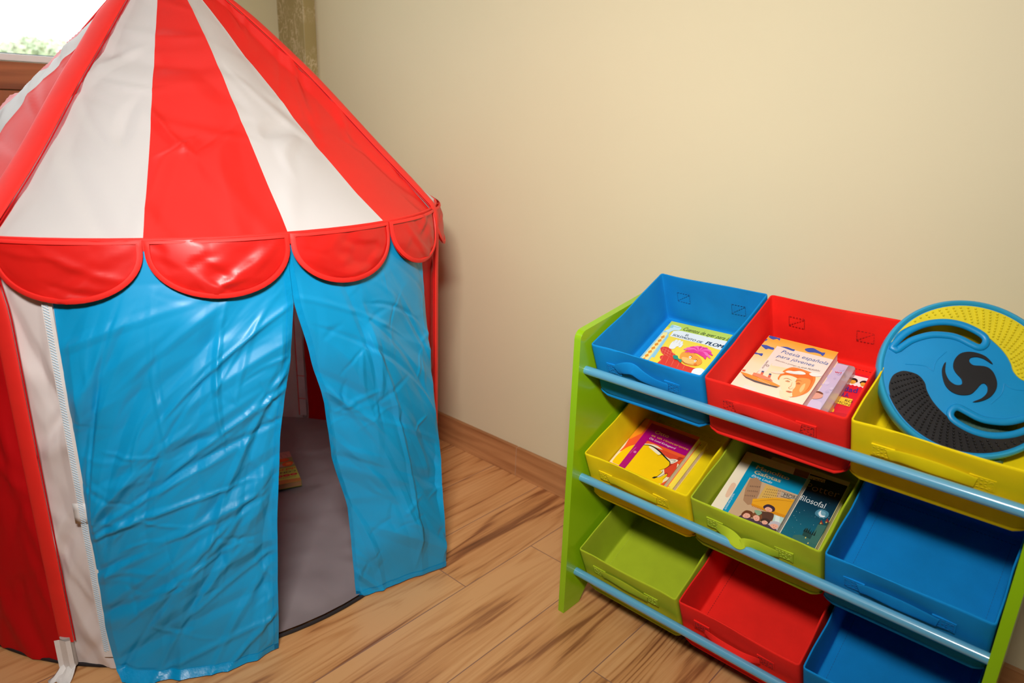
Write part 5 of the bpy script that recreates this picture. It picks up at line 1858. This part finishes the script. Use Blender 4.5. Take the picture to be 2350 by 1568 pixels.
# rolled rim and skirt
b = MB()
ring = []
prf = [(0.1060, 0.0015), (0.1075, 0.0042), (0.1098, 0.0054), (0.1120, 0.0040), (0.1134, 0.0010), (0.1138, -0.004), (0.1136, -0.012), (0.1128, -0.016), (0.1112, -0.0165), (0.1104, -0.012), (0.1100, -0.002)]
for k in range(144):
    a = 2 * PI * k / 144
    ring.append([(r_ * math.cos(a), r_ * math.sin(a), z_) for r_, z_ in prf])
b.grid(ring, M_DL, closed_u=True, closed_v=True)
b.build('rim', disc, angle=60)
# raised lips round the two hand slots
cxs, cys = np.mean(np.array(slot), 0)
SP = np.array(slot)
off = []
for i in range(len(SP)):
    d = SP[(i + 1) % len(SP)] - SP[i - 1]
    nn = np.array([d[1], -d[0]]) / (np.linalg.norm(d) + 1e-9)
    off.append(nn)
area_ = sum(SP[i - 1][0] * SP[i][1] - SP[i][0] * SP[i - 1][1] for i in range(len(SP)))
sg = 1 if area_ > 0 else -1
lip = [SP[i] + off[i] * sg * 3.9 for i in range(len(SP))]
lip = [q * min(1, 103.5 / np.linalg.norm(q)) for q in lip]
for s_ in (1, -1):
    b = MB()
    b.tube([(s_ * q[0] / 1000, s_ * q[1] / 1000, 0.0015) for q in lip], 0.0049, M_DB, n=14, closed=True, flat=0.75, nrm=(0, 0, 1))
    b.build('slot_lip', disc, angle=80)
# studded grips: black one below, the yellow one is its half-turn copy
inner = DSK['blackhead'][3:] + [(87.3, -55.9), (99.3, -36.2)]
arc = [(104.6 * math.cos(math.radians(a)), 104.6 * math.sin(math.radians(a))) for a in np.arange(-22, -160, -4)]
grip = smooth_open(inner, 4) + arc
grip = smooth_closed(grip[::1], 1)


def inside(x, y, P):
    c = False
    for i in range(len(P)):
        (x1, y1), (x2, y2) = P[i - 1], P[i]
        if (y1 > y) != (y2 > y) and x < (x2 - x1) * (y - y1) / (y2 - y1) + x1:
            c = not c
    return c


def edge_dist(x, y, P):
    m_ = 1e9
    for i in range(len(P)):
        (x1, y1), (x2, y2) = P[i - 1], P[i]
        L2 = (x2 - x1) ** 2 + (y2 - y1) ** 2 + 1e-9
        t = min(1, max(0, ((x - x1) * (x2 - x1) + (y - y1) * (y2 - y1)) / L2))
        m_ = min(m_, math.hypot(x - x1 - t * (x2 - x1), y - y1 - t * (y2 - y1)))
    return m_


studs = []
for ia, a in enumerate(np.arange(-20, -178, -5.2)):
    for r_ in np.arange(101.0, 38, -4.1):
        aa = math.radians(a - (101 - r_) * 0.16)
        x, y = r_ * math.cos(aa), r_ * math.sin(aa)
        if inside(x, y, grip) and edge_dist(x, y, grip) > 2.2 and edge_dist(x, y, rot180(slot)) > 11.5:
            studs.append((x, y))
for s_, m_ in ((1, M_DK), (-1, M_DY)):
    P = grip if s_ == 1 else rot180(grip)
    o = curve_plate('studded_grip', [mm(P)], 0.0016, m_, 0.0022, disc)
    tag(o, 'black studded grip' if s_ == 1 else 'yellow studded grip')
    b = MB()
    for x, y in studs:
        n = 8
        x, y = s_ * x, s_ * y
        vs_, fs = [], []
        for r_, z_ in ((1.6, 0.0028), (1.35, 0.0048), (0.65, 0.0060)):
            vs_ += [((x + r_ * math.cos(2 * PI * k / n)) / 1000, (y + r_ * math.sin(2 * PI * k / n)) / 1000, z_) for k in range(n)]
        for q in range(2):
            for k in range(n):
                fs.append((q * n + k, q * n + (k + 1) % n, (q + 1) * n + (k + 1) % n, (q + 1) * n + k))
        fs.append(tuple(range(2 * n, 3 * n)))
        b.add(vs_, fs, m_)
    tag(b.build('studs', o, angle=80), kind='stuff')
curve_plate('emblem', [mm(smooth_closed(DSK['emblem'], 4))], 0.0016, mat('black_emblem_rubber', (26, 24, 25), 0.55, var=0.1, spec=0.3), 0.0026, disc, bevel=0.0004)
for s_ in (1, -1):
    P = [(s_ * x, s_ * y) for x, y in DSK['tri']]
    pth = smooth_open(P[:3], 6) + smooth_open(P[2:], 6)[1:]
    b = MB()
    b.tube([(q[0] / 1000, q[1] / 1000, 0.0014) for q in pth], 0.0007, M_DB, n=8)
    b.build('raised_fin_outline', disc)

pouch = tag(empty('mesh_pouch', M=bin_matrix(1, 2) @ Matrix.Translation((0.084, 0.075, 0.0035))), 'dark green mesh pouch under the flying disc in the yellow bin', 'pouch')
M_MESH = mat('dark_green_mesh_cloth', (66, 104, 92), 0.7, var=0.2, vscale=300, bump=1.0, bscale=500, bdist=0.001)
b = MB()
g = 24
top = [[(0.080 * i / g, 0.115 * j / g, 0.004 + 0.026 * (math.sin(PI * i / g) * math.sin(PI * j / g)) ** 0.4 + 0.0008 * ((i + j) % 2)) for j in range(g + 1)] for i in range(g + 1)]
b.grid(top, M_MESH)
b.grid([[(p[0], p[1], 0.0005) for p in r_] for r_ in (top[0], top[-1])] , M_MESH)
for e_ in ([r_[0] for r_ in top], [r_[-1] for r_ in top], top[0], top[-1]):
    b.grid([e_, [(p[0], p[1], 0.0005) for p in e_]], M_MESH)
b.build('pouch_body', pouch)
b = MB()
b.tube(smooth_open([(0.0, 0.048, 0.008), (-0.012, 0.05, 0.006), (-0.02, 0.06, 0.003), (-0.014, 0.075, 0.003)], 6), 0.0014, mat('dark_cord', (30, 40, 38), 0.7), n=8)
b.build('drawstring', pouch)
